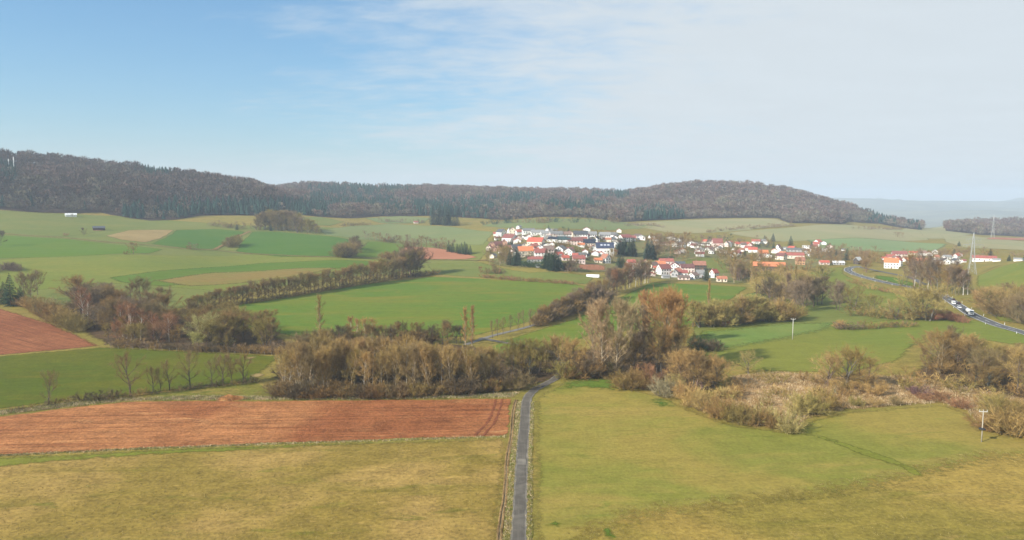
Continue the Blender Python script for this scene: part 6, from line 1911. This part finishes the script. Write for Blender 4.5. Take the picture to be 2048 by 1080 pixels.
# the white caravan-like polytunnel on the pasture below the village
p = P(1186, 554)
m = depth(p) / FPX
root = link('polytunnel', None, None, p, R(-12) - math.atan2(p.x, p.y))
tag(root, 'long white polytunnel lying on the pasture below the village', 'polytunnel')
L_, r_ = 26 * m, 2.2
b = MB()
ns = 10
V, F = [], []
for i in range(7):
    x = -L_ / 2 + L_ * i / 6
    for k in range(ns + 1):
        a = math.pi * k / ns
        V.append((x, -math.cos(a) * r_, math.sin(a) * r_ * 1.1 - 0.1))
for i in range(6):
    for k in range(ns):
        a = i * (ns + 1) + k
        F.append((a, a + ns + 1, a + ns + 2, a + 1))
F.append(tuple(range(ns, -1, -1)))
F.append(tuple(6 * (ns + 1) + k for k in range(ns + 1)))
b.add(V, F)
link('cover', b.mesh('cover', [WHITE], False), root)
for i in range(7):
    b = MB()
    x = -L_ / 2 + L_ * i / 6
    b.tube([(x, -math.cos(math.pi * k / ns) * (r_ + .03), math.sin(math.pi * k / ns) * (r_ * 1.1 + .03) - .1) for k in range(ns + 1)], [.05] * (ns + 1), 4)
    link('hoop', b.mesh('hoop', [STEEL]), root)


# grasses: one mass each
BLADE = tint_mat('dry_blades', 0.3, 0.3, attr='tone')


def blades(name, label, sampler, n, h, w, tones, seed, per=5, spread=0.35):
    rg = np.random.default_rng(seed)
    pts = sampler(rg, n)
    n = len(pts)
    X = np.repeat(pts[:, 0], per) + rg.normal(size=n * per) * spread
    Y = np.repeat(pts[:, 1], per) + rg.normal(size=n * per) * spread
    Z = Hn(X, Y) + 0.02
    hh = h * rg.uniform(0.5, 1.3, n * per)
    ww = w * rg.uniform(0.6, 1.4, n * per)
    a = rg.uniform(0, 2 * math.pi, n * per)
    lx, ly = rg.normal(size=n * per) * 0.3 * hh, rg.normal(size=n * per) * 0.3 * hh
    V = np.stack([np.stack([X - np.cos(a) * ww, Y - np.sin(a) * ww, Z], 1), np.stack([X + np.cos(a) * ww, Y + np.sin(a) * ww, Z], 1), np.stack([X + lx, Y + ly, Z + hh], 1)], axis=1).reshape(-1, 3)
    F = np.arange(3 * n * per).reshape(-1, 3)
    T = np.array(tones)[rg.integers(len(tones), size=n)] * rg.uniform(0.75, 1.25, n)[:, None]
    C = np.repeat(np.hstack([T, np.ones((n, 1))]), per * 3, axis=0)
    me = npmesh(name, V, F, [BLADE])
    me.color_attributes.new('tone', 'FLOAT_COLOR', 'POINT').data.foreach_set('color', C.astype(np.float32).ravel())
    return tag(link(name, me), label, 'grass', kind='stuff')


def in_pix(poly):
    W = [P(*q) for q in poly]
    pl = [(q.x, q.y) for q in W]
    xs, ys = [q[0] for q in pl], [q[1] for q in pl]

    def f(rg, n):
        out = []
        while sum(len(o) for o in out) < n:
            c = np.stack([rg.uniform(min(xs), max(xs), n), rg.uniform(min(ys), max(ys), n)], 1)
            out.append(c[in_poly(c[:, 0], c[:, 1], pl)])
        return np.vstack(out)[:n]
    return f


def on_line(line, lo, hi):
    def f(rg, n):
        i = rg.integers(len(line) - 1, size=n)
        A = np.array([tuple(q) for q in line])
        t = rg.random(n)[:, None]
        p_ = A[i] * (1 - t) + A[i + 1] * t
        d = A[i + 1] - A[i]
        d /= np.linalg.norm(d, axis=1)[:, None]
        return p_ + np.stack([d[:, 1], -d[:, 0]], 1) * rg.uniform(lo, hi, n)[:, None]
    return f


TAN_B = [(0.46, 0.35, 0.2), (0.52, 0.41, 0.26), (0.38, 0.28, 0.15)]
GRN_B = [(0.22, 0.22, 0.07), (0.17, 0.2, 0.055), (0.30, 0.26, 0.11)]
blades('reeds', 'straw coloured dead reeds along the stream bed', in_pix([(1440, 785), (1465, 752), (1560, 744), (1680, 754), (1800, 752), (1900, 768), (2080, 802), (2080, 875), (1960, 848), (1935, 822), (1880, 806), (1700, 818), (1622, 832), (1590, 858), (1500, 848), (1400, 818)]), 4500, 0.8, 0.07, TAN_B + [(0.30, 0.22, 0.11)], 1, 5, 0.5)
blades('grass_tufts', 'rough grass tufts along both sides of the lane', on_line(lane_c[:int(len(lane_c) * .5)], -3.2, -1.6), 1600, 0.4, 0.06, TAN_B + GRN_B, 2, 5, 0.15)
blades('grass_tufts', 'rough grass tufts on the right verge of the lane', on_line(lane_c[:int(len(lane_c) * .5)], 1.6, 2.7), 1300, 0.4, 0.06, TAN_B + GRN_B, 3, 5, 0.15)
blades('grass_tufts', 'tufts along the far edge of the ploughed field', in_pix([(0, 831), (102, 818), (205, 807), (273, 801), (700, 799), (1020, 795), (1040, 785), (900, 793), (540, 794), (400, 792), (200, 800), (0, 822)]), 4200, 0.6, 0.09, TAN_B + GRN_B, 4, 5, 0.4)
blades('grass_tufts', 'tufts and clods along the near edge of the ploughed field', on_line([P(*q).xy for q in [(-60, 914), (0, 911.5), (300, 897), (600, 886), (1012, 873)]], -0.8, 0.8), 2200, 0.35, 0.07, TAN_B + GRN_B, 5, 4, 0.25)
blades('meadow_tussocks', 'dry tussocks scattered over the left meadow', in_pix([(-40, 916), (600, 890), (1012, 878), (1005, 1040), (1000, 1095), (-40, 1095)]), 5000, 0.2, 0.08, [(0.27, 0.20, 0.075), (0.33, 0.25, 0.10), (0.15, 0.13, 0.04)], 6, 4, 0.3)
blades('meadow_tussocks', 'dry tussocks scattered over the lower right meadow', in_pix([(1070, 1095), (1085, 1090), (1250, 1012), (1450, 987), (1720, 952), (1960, 897), (2090, 902), (2090, 1095)]), 4500, 0.2, 0.08, [(0.27, 0.21, 0.075), (0.32, 0.25, 0.10), (0.15, 0.135, 0.04)], 7, 4, 0.3)
print('plants', N_PLANT[0], 'objects', len(bpy.data.objects))

# ------------------------------------------------------------------ haze
hm = bpy.data.materials.new('haze')
hm.use_nodes = True
hn, hl = hm.node_tree.nodes, hm.node_tree.links
for n in list(hn):
    if n.type != 'OUTPUT_MATERIAL':
        hn.remove(n)
pv = hn.new('ShaderNodeVolumePrincipled')
pv.inputs['Color'].default_value = (0.76, 0.88, 1.0, 1)
pv.inputs['Density'].default_value = 0.00014
hl.new(pv.outputs[0], [n for n in hn if n.type == 'OUTPUT_MATERIAL'][0].inputs['Volume'])
mb = MB()
mb.box(-10500, 10500, -10500, 10500, float(ZT.min()) - 1.5, 215)
tag(link('haze', mb.mesh('haze', [hm])), 'pale spring haze filling the valley air', kind='stuff')
